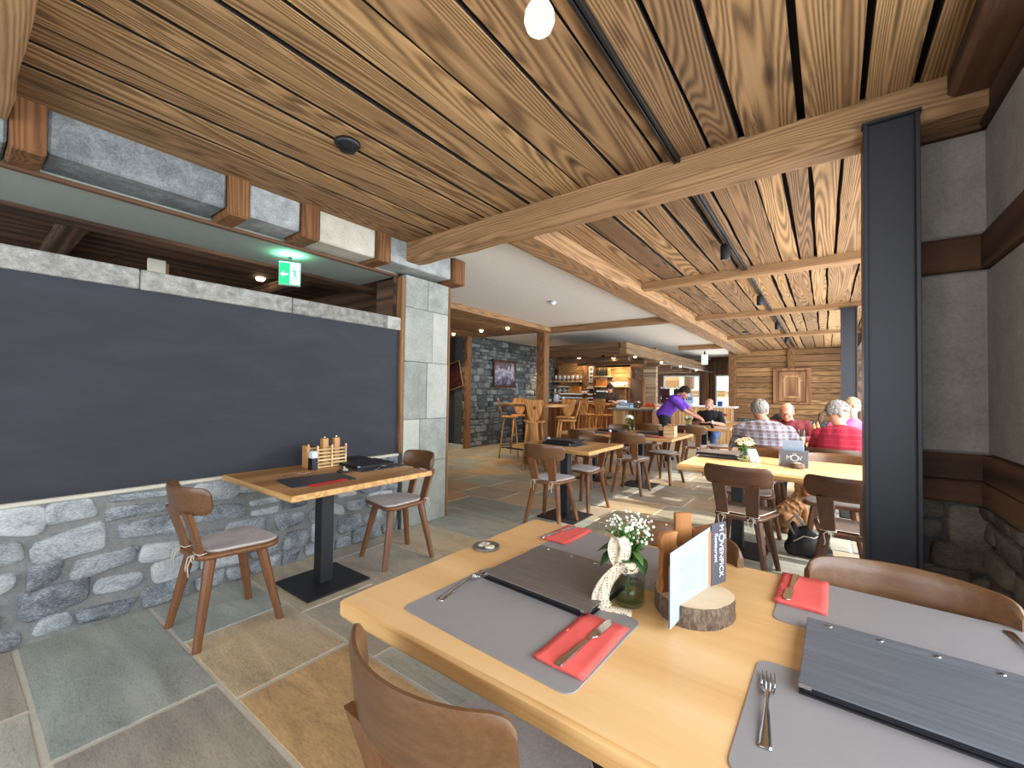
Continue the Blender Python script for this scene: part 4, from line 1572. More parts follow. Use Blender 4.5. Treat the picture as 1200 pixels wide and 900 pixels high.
for k in range(5):
    mb.box((-.024, -.018 + k * .0075, .02), (.024, -.012 + k * .0075, .128 + .004 * (k % 3)), .001)
mb.build('packets', M_WHITE, m)
m = thing('ashtray', 'dark dish holding a small white stone figure on the small wall table', 'dish', (-2.73, 1.70, TZ))
MB().lathe([(.04, 0), (.05, .004), (.05, .012), (.044, .012), (.04, .008), (0, .007)], 20).build('dish', plain('dark_bronze', (44, 36, 34), .4), m)
mb = MB()
for x, y, z, r in ((.0, .0, .018, .014), (.016, .008, .015, .011), (-.014, .01, .014, .01), (.004, -.004, .036, .007)):
    mb.ball((x, y, z), (r, r * .9, r), 9, 7)
mb.build('white_figure', M_SHELL, m)

# ---- middle tables
mat_('charcoal placemat under the menu stack on the middle table', -2.42, 4.25, .5, .36, 0, M_MATD)
menu('dark menu folder on top of the stack on the middle table', -2.42, 4.30, .36, .30, math.radians(6), TZ + .027, M_MENUD, 3)
menu('dark menu folder at the bottom of the stack on the middle table', -2.42, 4.24, .36, .30, math.radians(-3), TZ + .004, M_MENUD, 3)
for k, (x, y, l) in enumerate(((-2.72, 4.42, 'small white salt dish on the middle table beside the menu stack'), (-2.62, 6.02, 'small white salt dish on the long table before the white flowers'))):
    m = thing('salt_dish', l, 'dish', (x, y, TZ))
    MB().lathe([(.03, 0), (.045, .006), (.046, .012), (.038, .012), (0, .009)], 16).build('dish', M_BLACK, m)
    MB().ball((0, 0, .024), (.022, .022, .02), 10, 7).build('salt', M_WHITE, m)
for k, (x, y, w, h, l) in enumerate(((-2.0, 5.86, .42, .28, 'grey placemat at the near right of the long table'), (-2.75, 5.86, .42, .28, 'grey placemat at the near left of the long table'),
                                    (-2.75, 6.45, .42, .28, 'grey placemat at the far left of the long table'))):
    mat_(l, x, y, w, h, 0, M_MATD)
napkin('red napkin on the long table near the wooden condiment box', -1.86, 5.83, .14, .2, math.radians(70), TZ + .0035, M_NAPKIN)
napkin('red napkin on the long table above the chair rail, in front of the white flowers', -2.52, 5.84, .14, .2, math.radians(70), TZ + .0035, M_NAPKIN)
napkin('red napkin at the far left of the long table', -2.9, 6.48, .12, .22, math.radians(80), TZ + .0035, M_NAPKIN)
menu('dark menu folder on the long table behind the condiment box', -2.1, 6.3, .36, .3, math.radians(4), TZ, M_MENUD, 3)
menu('dark menu folder at the far left of the long table', -2.72, 6.28, .36, .28, 0, TZ + .004, M_MENUD, 3)
m = thing('condiment_box', 'tall plain wooden condiment box at the corner of the long table', 'box', (-1.72, 5.98, TZ), math.radians(4))
mb = MB()
mb.box((-.07, -.09, 0), (.07, .09, .012), .001)
for lo, hi in (((-.07, -.09, .012), (-.058, .09, .15)), ((.058, -.09, .012), (.07, .09, .15)), ((-.058, -.09, .012), (.058, -.078, .15)), ((-.058, .078, .012), (.058, .09, .15))):
    mb.box(lo, hi, .001)
mb.build('box', M_PALE, m)
mb = MB()
for x, y, h in ((-.02, 0, .18), (.02, .03, .172), (.0, -.04, .165)):
    mb.box((x - .02, y - .02, .015), (x + .02, y + .02, h), .003)
mb.build('contents', M_MILL, m)
m = thing('sugar_holder', 'black sugar holder beside the tall condiment box on the long table', 'sugar holder', (-1.86, 6.02, TZ))
MB().box((-.03, -.025, 0), (.03, .025, .08), .003).build('holder', M_BLACK, m)
MB().box((-.024, -.018, .02), (.024, .018, .125), .004).build('packets', M_PALE, m)
p = thing('flower_vase', 'white flowers in a small glass on the long table', 'vase', (-2.40, 6.22, TZ))
glass_jar(p, .035, .10, .5, 16)
bouquet(p, .10, .15, .09, 9, 18, 9, (M_PETAL,), .03)
# table where the waitress leans
p = thing('flower_vase', 'white flowers in a small glass on the table where the waitress leans', 'vase', (-2.02, 8.12, TZ))
glass_jar(p, .045, .10, .5, 14)
bouquet(p, .10, .10, .07, 7, 14, 13, (M_PETAL,), .03)
m = thing('pepper_mill', 'black and white mill on the table where the waitress leans', 'mill', (-1.62, 8.15, TZ))
MB().lathe([(.025, 0), (.025, .06), (.018, .07), (.018, .08)], 12).build('lower_body', M_BLACK, m)
MB().lathe([(.018, .08), (.024, .085), (.02, .13), (0, .14)], 12).build('upper_body', M_WHITE, m)
tag(MB().prism(rrect(-.09, -.07, .09, .07, .02), 0, .004, .001).build('paper_placemat', M_WHITE, loc=(-1.5, 8.25, TZ)), 'small white paper at the corner of the table where the waitress leans', 'paper')
tag(MB().lathe([(.06, 0), (.11, .012), (.108, .016), (.06, .006), (0, .005)], 20).build('plate', M_WHITE, loc=(-2.2, 8.3, TZ)), 'white plate on the table where the waitress leans', 'plate')
p = thing('poinsettia', 'red flower pot on the distant table near the narrow end window', 'flowers', (-1.85, 10.25, TZ))
MB().lathe([(.05, 0), (.065, .09), (.058, .09), (.05, .08), (0, .08)], 14).build('pot', M_WHITE, p)
fl = MB()
rg = random.Random(8)
for k in range(14):
    a, q = rg.random() * 2 * PI, math.sqrt(rg.random()) * .1
    blossom(fl, (math.cos(a) * q, math.sin(a) * q, .13 + rg.uniform(0, .05)), .05, 6)
fl.build('red_bracts', M_RED, p)

# ---- second large oak table
menu('grey menu folder at the left end of the second oak table', -.80, 4.40, .36, .29, math.radians(-4), TZ + .025, M_MENU, 3)
menu('lower grey menu folder at the left end of the second oak table', -.80, 4.38, .36, .29, math.radians(2), TZ, M_MENU, 3)
p = thing('flower_vase', 'cream and yellow flowers in a small glass on the second oak table', 'vase', (-.575, 4.22, TZ))
glass_jar(p, .045, .085, .5)
bouquet(p, .085, .115, .075, 20, 18, 6, (M_PETAL, M_PETALY, M_PETALY, M_PETALP), .026)
p = thing('card_stand', 'leaning clear plastic card stand beside the cream flowers on the second oak table', 'card stand', (-.47, 4.20, TZ), math.radians(30))
mb = MB()
mb.add([(-.05, -.03, 0), (.06, -.03, 0), (.06, .05, 0), (-.05, .05, 0), (-.05, -.03, .003), (.06, -.03, .003), (.06, .05, .003), (-.05, .05, .003)],
       [(0, 1, 2, 3), (4, 5, 6, 7), (0, 1, 5, 4), (1, 2, 6, 5), (2, 3, 7, 6), (3, 0, 4, 7)])
mb.build('foot', M_GLASS, p)
mb = MB()
mb.add([(-.04, .03, .003), (.04, .03, .003), (.01, .07, .11), (-.07, .07, .11), (-.04, .033, .003), (.04, .033, .003), (.01, .073, .11), (-.07, .073, .11)],
       [(0, 1, 2, 3), (4, 5, 6, 7), (0, 1, 5, 4), (1, 2, 6, 5), (2, 3, 7, 6), (3, 0, 4, 7)])
mb.build('card', M_CARD, p)
p = thing('card_box', 'slate-grey box with white lettering holding a white card on the second oak table', 'card box', (-.215, 4.17, TZ), math.radians(-2))
M_SLATE = plain('slate_grey_card', (112, 118, 128), .6)
MB().box((-.10, -.03, 0), (.10, -.026, .135), .001).build('front_panel', M_SLATE, p)
MB().box((-.10, .026, 0), (.10, .03, .135), .001).build('back_panel', M_SLATE, p)
MB().box((-.10, -.026, 0), (.10, .026, .004)).build('bottom', M_SLATE, p)
MB().box((-.075, -.004, .004), (.07, .004, .215), .001).build('white_card', M_CARD, p)
lettering('M', .05, M_INKW, p, facing(-.030, -.0305, .060, 1, 0), align='CENTER')
lettering('Ö', .078, M_INKW, p, facing(0.010, -.0305, .050, 1, 0), align='CENTER')
lettering('V', .05, M_INKW, p, facing(.048, -.0305, .060, 1, 0), align='CENTER')
lettering('MÖVENPICK', .014, M_INKW, p, facing(-.088, -.0305, .02, 1, 0, PI / 2))
p = thing('log_dish', 'small patterned dish in front of the slate-grey box', 'dish', (-.185, 4.09, TZ))
MB().lathe([(.04, 0), (.048, .004), (.05, .045), (.044, .045), (.042, .008), (0, .007)], 18).build('dish', M_BARK, p)
MB().ball((0, 0, .035), (.036, .036, .014), 10, 6).build('filling', M_SHELL, p)
# ---- guests' table
def beer(label, x, y, h=.15, fill=.45, r=.034):
    p = thing('beer_glass', label, 'glass', (x, y, TZ))
    MB().lathe([(r * .8, 0), (r * .85, .006), (r, h), (r - .002, h), (r * .83, .012), (0, .012)], 16).build('glass', M_GLASS, p)
    MB().lathe([(0, .013), (r * .82, .014), (r * .9, h * fill), (0, h * fill)], 16).build('beer', plain('pale_beer', (222, 172, 72), .15), p)
    MB().lathe([(0, h * fill), (r * .9, h * fill + .0005), (r * .92, h * fill + .02), (0, h * fill + .022)], 16).build('foam', M_WHITE, p)


beer('tall glass of beer in front of the bald man', -.23, 6.05, .19, .42)
beer('shorter glass before the woman in red', -.10, 5.85, .13, .35, .038)
p = thing('condiment_caddy', 'wooden caddy with mills on the guests table', 'caddy', (-.10, 6.35, TZ))
MB().box((-.06, -.08, 0), (.06, .08, .07), .004).build('tray', M_PALE, p)
for x, y, h in ((-.02, -.03, .22), (.02, .02, .25), (-.03, .04, .17)):
    MB().lathe([(.02, .0705), (.014, .07 + h * .3), (.018, .07 + h * .6), (.01, .07 + h * .8), (0, .07 + h * .85)], 10, T(x, y, 0)).build('mill', M_MILL, p)
p = thing('flower_vase', 'peach flowers in a clay pot before the bald man', 'vase', (-.40, 6.12, TZ))
MB().lathe([(.035, 0), (.05, .04), (.045, .10), (.04, .10), (.04, .03), (0, .02)], 16).build('pot', plain('clay', (176, 128, 92), .7), p)
bouquet(p, .09, .10, .06, 10, 8, 15, (M_PETALY, M_PETALP), .028)
napkin('pink napkin beside the beer on the guests table', -.02, 6.0, .14, .14, .3, TZ, M_NAPKIN)

# ================================================================== LIGHT FITTINGS
p = thing('pendant_bulb', 'glowing clear globe bulb hanging from the plank ceiling at the top of the view', 'light bulb', (-.60, .905, 2.30))


def bulb_glass():
    m = NT('glowing_bulb_glass')
    tr = m.n('ShaderNodeBsdfTransparent')
    em = m.n('ShaderNodeEmission')
    em.inputs[0].default_value = lin((255, 232, 196))
    em.inputs[1].default_value = 2.2
    mx = m.n('ShaderNodeMixShader')
    lw = m.n('ShaderNodeLayerWeight')
    lw.inputs[0].default_value = .35
    m.l(m.math('MULTIPLY_ADD', lw.outputs['Facing'], .5, .25), mx.inputs[0])
    m.l(tr.outputs[0], mx.inputs[1])
    m.l(em.outputs[0], mx.inputs[2])
    m.l(mx.outputs[0], m.out.inputs[0])
    return m.m


MB().lathe([(0, -.042), (.018, -.038), (.033, -.024), (.040, -.004), (.038, .016), (.028, .036), (.016, .052), (.014, .07)], 24).build('globe', bulb_glass(), p)
M_FIL = glow('filament', (255, 214, 150), 30)
mb = MB()
for k in range(8):
    a = 2 * PI * k / 8
    mb.tube([(.016 * math.cos(a), .016 * math.sin(a), -.014), (.013 * math.cos(a), .013 * math.sin(a), .035)], .0011, 5)
mb.lathe([(0, -.024), (.016, -.02), (.016, -.014), (0, -.010)], 14)
mb.build('filament', M_FIL, p)
MB().lathe([(.02, .06), (.021, .12), (.012, .13), (0, .132)], 16).build('socket', M_BLACK, p)
MB().tube([(0, 0, .13), (0, 0, .40)], .003, 6).build('cord', M_BLACK, p)
MB().lathe([(.05, .39), (.05, .41), (0, .41)], 20).build('ceiling_rose', M_BLACK, p)
lamp('bulb_light', 'POINT', (0, 0, .005), 7, (1.0, .84, .62), parent=p, shadow_soft_size=.03)

p = thing('track_rail', 'long black lighting track running along the plank ceiling', 'lighting track', (-.695, 0, 2.71))
for y0, y1 in ((-1.0, 2.52), (2.70, 5.11), (5.27, 7.78), (7.94, 10.77), (10.93, 13.8)):
    mb = MB()
    for lo, hi in (((-.019, y0, -.034), (-.004, y1, -.002)), ((.004, y0, -.034), (.019, y1, -.002)), ((-.004, y0, -.012), (.004, y1, -.002))):
        mb.box(lo, hi, .001)
    mb.build('rail', M_BLACK, p)


def spot(label, x, y, tilt, energy, first=False):
    p = thing('track_spot', label, 'spotlight', (x, y, 2.676))
    MB().lathe([(.012, -.03), (.012, 0), (0, .001)], 10).build('stem', M_BLACK, p)
    h = MB().lathe([(.040, -.16), (.041, -.155), (.041, -.045), (.036, -.035), (0, -.03)], 22, T(0, 0, .02, 0, tilt)).build('housing', M_BLACK, p)
    MB().lathe([(0, -.1585), (.034, -.158), (.034, -.150), (0, -.149)], 18, T(0, 0, .02, 0, tilt)).build('lens', M_GLOW, h)
    d = Euler((tilt, 0, 0)).to_matrix() @ Vector((0, 0, -1))
    q = Vector((0, 0, .02)) + d * .185
    lamp('spot_light', 'SPOT', q, energy, (1.0, .80, .55), to=q + d, parent=p, spot_size=math.radians(80), spot_blend=.6, shadow_soft_size=.03)


spot('nearest black spotlight on the ceiling track', -.715, 4.10, math.radians(6), 60)
spot('second black spotlight on the ceiling track', -.70, 6.42, math.radians(6), 60)
spot('third black spotlight on the ceiling track', -.70, 8.90, math.radians(6), 50)
spot('fourth black spotlight on the ceiling track', -.70, 11.15, math.radians(6), 50)
p = thing('smoke_detector', 'black round smoke detector on the nearest plank ceiling', 'smoke detector', (-2.135, 1.305, 2.708))
MB().lathe([(.0, -.052), (.036, -.051), (.043, -.035), (.056, -.030), (.068, -.020), (.068, 0), (0, 0)], 28).build('body', M_BLACK, p)
mb = MB()
for k in range(14):
    a = 2 * PI * k / 14
    mb.box((.036, -.003, -.049), (.0435, .003, -.033), 0, T(0, 0, 0, a))
mb.build('vent_ribs', plain('dark_slots', (8, 8, 10), .7), p)
p = thing('smoke_detector', 'white round smoke detector on the plaster ceiling', 'smoke detector', (-3.32, 5.47, 2.722))
MB().lathe([(.0, -.05), (.03, -.048), (.045, -.03), (.05, -.014), (.05, 0), (0, 0)], 22).build('body', M_WHITE, p)
MB().lathe([(.0505, -.013), (.051, -.009), (.0505, -.005)], 22).build('ring', M_SLATE, p)
p = thing('ceiling_disc', 'small dark disc on the plank ceiling beside the fourth spotlight', 'ceiling fitting', (-1.38, 10.2, 2.708))
MB().lathe([(0, -.03), (.06, -.025), (.065, 0), (0, 0)], 18).build('body', M_BLACK, p)

# downlights in the lined passage ceiling
for k, (x, y) in enumerate(((-6.75, 6.83), (-5.88, 6.78), (-5.19, 6.80))):
    l = ('recessed downlight in the passage ceiling nearest the stone pillar', 'middle recessed downlight in the passage ceiling', 'recessed downlight in the passage ceiling nearest the square post')[k]
    p = thing('ceiling_downlight', l, 'downlight', (x, y, 2.66))
    MB().lathe([(.030, -.004), (.045, -.005), (.046, 0), (.030, 0), (.030, -.004)], 18).build('trim_ring', M_CHROME, p)
    MB().lathe([(0, -.05), (.024, -.042), (.034, -.02), (.034, -.001), (0, -.001)], 16).build('lens', M_GLOW, p)
    lamp('downlight_light', 'SPOT', (0, 0, -.06), 55, (1.0, .78, .5), rot=(0, 0, 0), parent=p, spot_size=math.radians(95), spot_blend=.7, shadow_soft_size=.03)

# exit signs
M_GREEN = glow('exit_sign_green', (16, 172, 96), 1.15)
M_EXITW = glow('exit_sign_white', (214, 255, 232), 1.6)


def exit_sign(label, loc, rz, s=1.0, full=True):
    p = thing('exit_sign', label, 'exit sign', loc, rz)
    w, h = .155 * s, .185 * s
    MB().box((-w / 2 - .006, -.014, -h - .012), (w / 2 + .006, .014, .004), .002).build('housing', plain('sign_grey_%d' % int(s * 100), (150, 160, 156), .5), p)
    MB().box((-w / 2, .0142, -h - .004), (w / 2, .0152, -.006)).build('panel_right', M_EXITW, p)
    f = MB().box((-w / 2, -.0152, -h - .004), (w / 2, -.0142, -.006)).build('panel', M_GREEN, p)
    mb = MB()
    # white half with a green running figure, arrow on the green half
    mb.box((0.002, -.0160, -h + .002), (w / 2 - .004, -.0153, -.012))
    cx, cz = -w * .25, -h * .55
    a = w * .16
    Y = -.0158
    for poly in ([(-a, 0), (a, 0)],):
        mb.box((cx - a, Y, cz - .006 * s), (cx + a, -.0153, cz + .006 * s))
    mb.add([(cx - a * 1.25, Y, cz), (cx - a * .2, Y, cz + a * 1.1), (cx - a * .2, Y, cz + a * .55), (cx - a * .7, Y, cz), (cx - a * .2, Y, cz - a * .55), (cx - a * .2, Y, cz - a * 1.1)],
           [(0, 1, 2, 3), (0, 3, 4, 5)])
    mb.build('arrow_and_field', M_EXITW, f)
    mb = MB()
    Y = -.0166
    x0 = w * .25

    def st(x1, z1, x2, z2, t):
        d = Vector((x2 - x1, 0, z2 - z1)).normalized()
        n = Vector((-d.z, 0, d.x)) * t * s
        A, B = Vector((x0 + x1 * s, Y, cz + z1 * s)), Vector((x0 + x2 * s, Y, cz + z2 * s))
        mb.add([A - n, B - n, B + n, A + n], [(0, 1, 2, 3)])
    mb.add([(x0 - .012 * s + .009 * s * math.cos(q), Y, cz + .055 * s + .009 * s * math.sin(q)) for q in [2 * PI * k / 10 for k in range(10)]], [tuple(range(10))])
    st(-.006, .042, .002, .0, .008)
    st(-.006, .036, -.024, .02, .004)
    st(-.002, .036, .018, .024, .004)
    st(.002, .0, -.012, -.028, .005)
    st(-.012, -.028, -.016, -.05, .004)
    st(.002, .0, .016, -.022, .005)
    st(.016, -.022, .026, -.046, .004)
    mb.build('running_figure', M_GREEN, f)
    MB().box((-.012, -.012, .004), (.012, .012, .05), .002).build('bracket', M_BLACK, p)
    return p


exit_sign('lit green exit sign hanging over the coping of the dark plastered wall', (-3.66, 1.73, 2.405), math.radians(62), 1.0)
lamp('exit_glow', 'AREA', (-3.60, 1.70, 2.40), 1.6, (.25, 1.0, .62), rot=(PI, 0, 0), size=.16)
p = thing('exit_sign', 'distant lit exit sign hanging before the narrow end window', 'exit sign', (-3.05, 14.2, 2.61))
MB().box((-.09, -.02, -.30), (.09, .02, .0), .004).build('panel', glow('distant_sign_white', (206, 240, 232), 1.0), p)
MB().box((-.02, -.015, 0), (.02, .015, .11), .003).build('bracket', M_BLACK, p)

# things in the dark room behind the coping
p = thing('recessed_spot', 'small lit recessed spotlight in the dark room over the coping', 'downlight', (-5.25, 2.15, 2.618))
MB().lathe([(.030, -.004), (.042, -.005), (.043, 0), (.030, 0), (.030, -.004)], 18).build('trim_ring', M_CHROME, p)
MB().lathe([(0, -.04), (.034, -.032), (.048, -.012), (.048, -.001), (0, -.001)], 16).build('lens', M_GLOW, p)
lamp('recessed_light', 'SPOT', (0, 0, -.06), 16, (1.0, .8, .55), rot=(0, 0, 0), parent=p, spot_size=math.radians(110), spot_blend=.8, shadow_soft_size=.03)
p = thing('cream_panel', 'small cream panel glimpsed in the dark room over the coping', 'panel', (-5.0, 1.15, 1.7))
MB().box((-.02, -.065, .2), (.02, .065, .82), .004).build('board', plain('cream_board', (236, 228, 204), .8), p)
MB().box((-.02, .066, .2), (.02, .09, .80), .004).build('edge', M_BEAMZ, p)
MB().box((-.03, -.04, -1.7), (.03, .04, .2), .004).build('stand', M_STEEL, p)
rough_beam('joist', 'dark timber joist glimpsed in the room over the coping', (-6.7, .55, 2.545), (-4.25, .55, 2.545), .14, .12, M_DARKW, 15)
rough_beam('joist', 'dark timber joist near the far end of the opening over the coping', (-6.7, 2.35, 2.545), (-4.25, 2.35, 2.545), .14, .12, M_DARKW, 16)
mb = MB()
for y in (-.2, .28):
    mb.tube([(-5.6, y + .9, 2.3), (-5.6, y + 1.2, 2.62)], .02, 6)
tag(struct(mb.build('trim_8', M_DARKWY)))

# ================================================================== PICTURES
p = thing('framed_picture', 'framed mountain picture hanging on the grey stone wall', 'picture', (-6.895, 8.92, 1.50))
M_FRM = wood('dark_frame_wood', (52, 34, 26), (76, 50, 36), (96, 66, 48), 'z', 20, 2, .5, .1)
mb = MB()
for lo, hi in (((0, -.52, -.03), (.035, .52, .03)), ((0, -.52, .64), (.035, .52, .70)), ((0, -.48, .03), (.03, -.43, .64)), ((0, .43, .03), (.03, .48, .64))):
    mb.box(lo, hi, .004)
mb.build('frame', M_FRM, p)


def mount():
    m = NT('mountain_view_print')
    v = m.coord((1, 1, 1))
    n = m.noise(v, 7, 6, .65, .5)
    sp = m.n('ShaderNodeSeparateXYZ')
    m.l(v, sp.inputs[0])
    z = m.math('MULTIPLY_ADD', sp.outputs[2], 1.6, -.15)
    f = m.math('ADD', m.math('MULTIPLY', n, .75), m.math('MULTIPLY', z, .35))
    m.set(base=m.ramp(f, [(.36, (52, 52, 72)), (.46, (120, 116, 140)), (.54, (206, 200, 210)), (.62, (94, 86, 98)), (.72, (98, 80, 78))]), rough=.4)
    return m.m


MB().box((0, -.43, .03), (.012, .43, .64)).build('print', mount(), p)
p = thing('framed_picture', 'tilted gold-framed picture on the dark passage wall', 'picture', (-7.12, 7.345, 1.42))
mb = MB()
M = T(0, 0, 0, 0, 0, math.radians(-14))
for lo, hi in (((-.3, -.025, 0), (.24, 0, .02)), ((-.3, -.025, .62), (.24, 0, .64)), ((-.3, -.025, .02), (-.28, 0, .62)), ((.22, -.025, .02), (.24, 0, .62))):
    mb.box(lo, hi, .002, M)
mb.build('frame', plain('dull_gold', (150, 116, 62), .5), p)
pr = NT('red_black_print')
n_ = pr.noise(pr.coord((1, 1, 1)), 9, 3)
pr.set(base=pr.ramp(n_, [(.4, (28, 22, 24)), (.6, (84, 40, 38)), (.7, (30, 26, 30))]), rough=.4)
MB().box((-.28, -.015, .02), (.22, -.004, .62), 0, M).build('print', pr.m, p)

# ================================================================== BAR
p = thing('bar_counter', 'long timber-fronted bar counter beneath the canopy', 'counter', (-5.42, 10.1, 0))
mb = MB()
x = -1.4
random.seed(21)
while x < 1.44:
    w = random.uniform(.1, .16)
    mb.box((x, -.30, .0), (min(x + w - .004, 1.45), -.27, 1.04), .003, rnd=random.random())
    x += w
mb.build('boarded_front', M_BARW, p)
MB().box((-1.4, -.27, 0), (1.45, .28, 1.04)).build('carcass', M_DARKW, p)
MB().box((-1.42, -.36, 1.04), (1.5, .30, 1.10), .01).build('worktop', M_BARW, p)
p = thing('display_counter', 'short counter with pale end panel carrying blue packs and fruit', 'counter', (-3.45, 9.35, 0))
MB().box((-.45, -.22, 0), (-.12, .3, .98), .006).build('end_panel', M_SLAT, p)
MB().box((-.10, -.18, 0), (.42, .3, .98), .004).build('cabinet', M_BARW, p)
MB().box((-.55, -.32, .98), (.5, .34, 1.02), .008).build('worktop', plain('grey_stone_worktop', (120, 120, 118), .4), p)
for k, (x, y, z, w, d, h, c, l) in enumerate(((-3.70, 9.30, 1.02, .34, .2, .07, (150, 196, 226), 'pale blue pack on the display counter, bottom of its pile'),
                                          (-3.66, 9.30, 1.09, .26, .2, .05, (70, 120, 176), 'darker blue pack on top of the pale blue pack'),
                                          (-3.80, 9.38, 1.14, .2, .16, .05, (208, 220, 226), 'white pack topping the blue pile on the display counter'))):
    m = thing('pack', l, 'pack', (x, y, z))
    MB().box((-w / 2, -d / 2, 0), (w / 2, d / 2, h), .006).build('box', plain('pack_colour_%d' % k, c, .5), m)
    MB().box((-w / 2 + .03, -d / 2 - .001, h * .25), (w / 2 - .03, -d / 2, h * .75)).build('band', M_WHITE, m)
m = thing('fruit_tray', 'shallow wooden tray of orange fruit on the display counter', 'tray', (-3.12, 9.32, 1.02))
MB().box((-.17, -.13, 0), (.17, .13, .012)).build('bottom', M_PALE, m)
mb = MB()
for lo, hi in (((-.17, -.13, .012), (.17, -.12, .04)), ((-.17, .12, .012), (.17, .13, .04)), ((-.17, -.12, .012), (-.16, .12, .04)), ((.16, -.12, .012), (.17, .12, .04))):
    mb.box(lo, hi, .002)
mb.build('sides', M_PALE, m)
M_ORANGE = plain('orange_peel', (214, 96, 46), .5)
fr0 = None
k = 0
for x in (-.11, -.035, .04, .115):
    for y in (-.06, .025):
        o = MB().ball((0, 0, .036), (.037, .037, .035), 12, 8).build('orange', M_ORANGE) if fr0 is None else fr0.copy()
        if fr0 is None:
            fr0 = o
        else:
            COL.objects.link(o)
        o.location = (-3.12 + x, 9.32 + y, 1.032 + (.003 if k % 2 else 0))
        tag(o, 'orange lying in the wooden tray on the display counter', 'orange', 'oranges in the wooden tray')
        k += 1
for x in (-.07, .0, .075):
    o = fr0.copy()
    COL.objects.link(o)
    o.location = (-3.12 + x, 9.305, 1.085)
    tag(o, 'orange lying in the wooden tray on the display counter', 'orange', 'oranges in the wooden tray')
p = thing('flower_vase', 'white flowers in a glass on the display counter', 'vase', (-3.38, 9.28, 1.02))
glass_jar(p, .03, .09, .5, 12)
bouquet(p, .08, .08, .05, 6, 8, 17, (M_PETAL,), .025)
p = thing('serving_counter', 'pale slatted serving counter behind the waitress', 'counter', (-3.1, 13.0, 0))
mb = MB()
x = -1.15
while x < 1.05:
    mb.box((x, -.03, 0), (x + .075, 0, .99), .004, rnd=random.random())
    x += .085
mb.build('slatted_front', M_SLAT, p)
MB().box((-1.15, 0, 0), (1.05, .5, .99)).build('carcass', M_DARKW, p)
MB().box((-1.2, -.06, .99), (1.1, .55, 1.04), .006).build('worktop', plain('white_worktop', (226, 222, 214), .4), p)
M_MAROON = plain('maroon_machine', (62, 24, 28), .35)
for k, (x, w, l, mm) in enumerate(((-3.95, .34, 'maroon coffee machine with white cups on top at the bar end', M_MAROON), (-3.52, .30, 'black coffee machine next to the maroon one', M_BLACK))):
    p = thing('coffee_machine', l, 'coffee machine', (x, 13.25, 1.04))
    MB().box((-w / 2, -.2, .28), (w / 2, .2, .48), .012).build('body', mm, p)
    MB().box((-w / 2, .02, 0), (w / 2, .2, .28), .006).build('back', mm, p)
    MB().box((-w / 2, -.2, 0), (w / 2, .02, .05), .006).build('drip_tray', M_CHROME, p)
    for dx in (-.08, .08):
        MB().tube([(dx, -.1, .28), (dx, -.1, .2), (dx, -.2, .19)], .016, 8).build('group_head', M_CHROME, p)
cup0 = None
for k, (x, y) in enumerate([(-4.05, 13.15), (-3.95, 13.15), (-3.85, 13.15), (-4.0, 13.3), (-3.88, 13.3), (-3.6, 13.15), (-3.5, 13.15), (-3.42, 13.3)]):
    if cup0 is None:
        cup0 = MB().lathe([(.022, 0), (.038, .03), (.04, .065), (.036, .065), (.033, .03), (0, .006)], 14).build('coffee_cup', M_WHITE)
        o = cup0
    else:
        o = cup0.copy()
        COL.objects.link(o)
    o.location = (x, y, 1.52)
    tag(o, 'small white coffee cup stacked on the coffee machines at the bar end', 'cup', 'cups on the coffee machines')
p = thing('price_board', 'pale blue price board beside the black coffee machine', 'sign', (-3.24, 13.1, 1.04))
MB().box((-.13, -.01, .06), (.13, .01, .36), .003).build('board', plain('pale_blue_board', (176, 204, 226), .5), p)
MB().box((-.1, -.04, 0), (.1, .04, .06), .003).build('foot', M_WHITE, p)
mb = MB()
for k in range(3):
    mb.box((-.08 + k * .06, -.0115, .15), (-.045 + k * .06, -.0102, .24))
mb.build('print', plain('dark_blue_print', (40, 50, 86), .6), p)
tag(MB().box((-.06, -.06, 0), (.06, .06, .14), .006).build('blue_box', plain('blue_box_card', (46, 70, 140), .5), loc=(-2.42, 12.98 + .2, 1.04)), 'dark blue box on the serving counter before the waitress', 'box')

# back bar wall, posts and shelves
random.seed(31)
mb = MB()
z = 0
while z < 2.7:
    h = random.uniform(.09, .15)
    mb.box((-6.95, 11.6, z), (-4.45, 11.68, min(z + h - .004, 2.72)), .004, rnd=random.random())
    z += h
struct(mb.build('wall_bar', M_PLANKX))
mb = MB()
z = 0
while z < 2.7:
    h = random.uniform(.1, .17)
    mb.box((-4.43, 12.4, z), (-3.98, 12.55, min(z + h - .008, 2.72)), .006, rnd=random.random())
    z += h
struct(mb.build('wall_bar_end', wood('pale_brushed_planks', (140, 116, 92), (178, 152, 124), (200, 178, 152), 'x', 14, .6, .8, .4, rnd=True, vary=.4)))
MB_ = MB().box((-4.43, 11.68, 0), (-4.36, 12.4, 2.72))
struct(MB_.build('wall_bar_return', M_DARKW))
p = struct(MB().box((-4.44, 11.56, 0), (-4.08, 11.6, 1.75), .004).build('door_1', plain('dark_brown_door', (66, 48, 40), .6)))
mb = MB()
mb.box((-4.5, 11.55, 0), (-4.44, 11.62, 1.8), .004)
mb.box((-4.08, 11.55, 0), (-4.03, 11.62, 1.8), .004)
struct(mb.build('trim_9', M_BEAMZ))
mb = MB()
mb.box((-3.98, 14.4, 0), (-3.95, 17.5, 2.75))
rough_beam('shelf_post', 'dark timber post between the bar shelves, left of the poster', (-5.82, 11.5, 0), (-5.82, 11.5, 2.40), .12, .1, M_BEAMZ, 17, 'post')
rough_beam('shelf_post', 'dark timber post between the bar shelves, right of the poster', (-5.50, 11.5, 0), (-5.50, 11.5, 2.40), .07, .1, M_DARKW, 18, 'post')
rough_beam('shelf_post', 'pale timber post at the right end of the bar shelves', (-4.54, 11.45, 0), (-4.54, 11.45, 1.60), .06, .08, M_BEAMZ, 19, 'post')


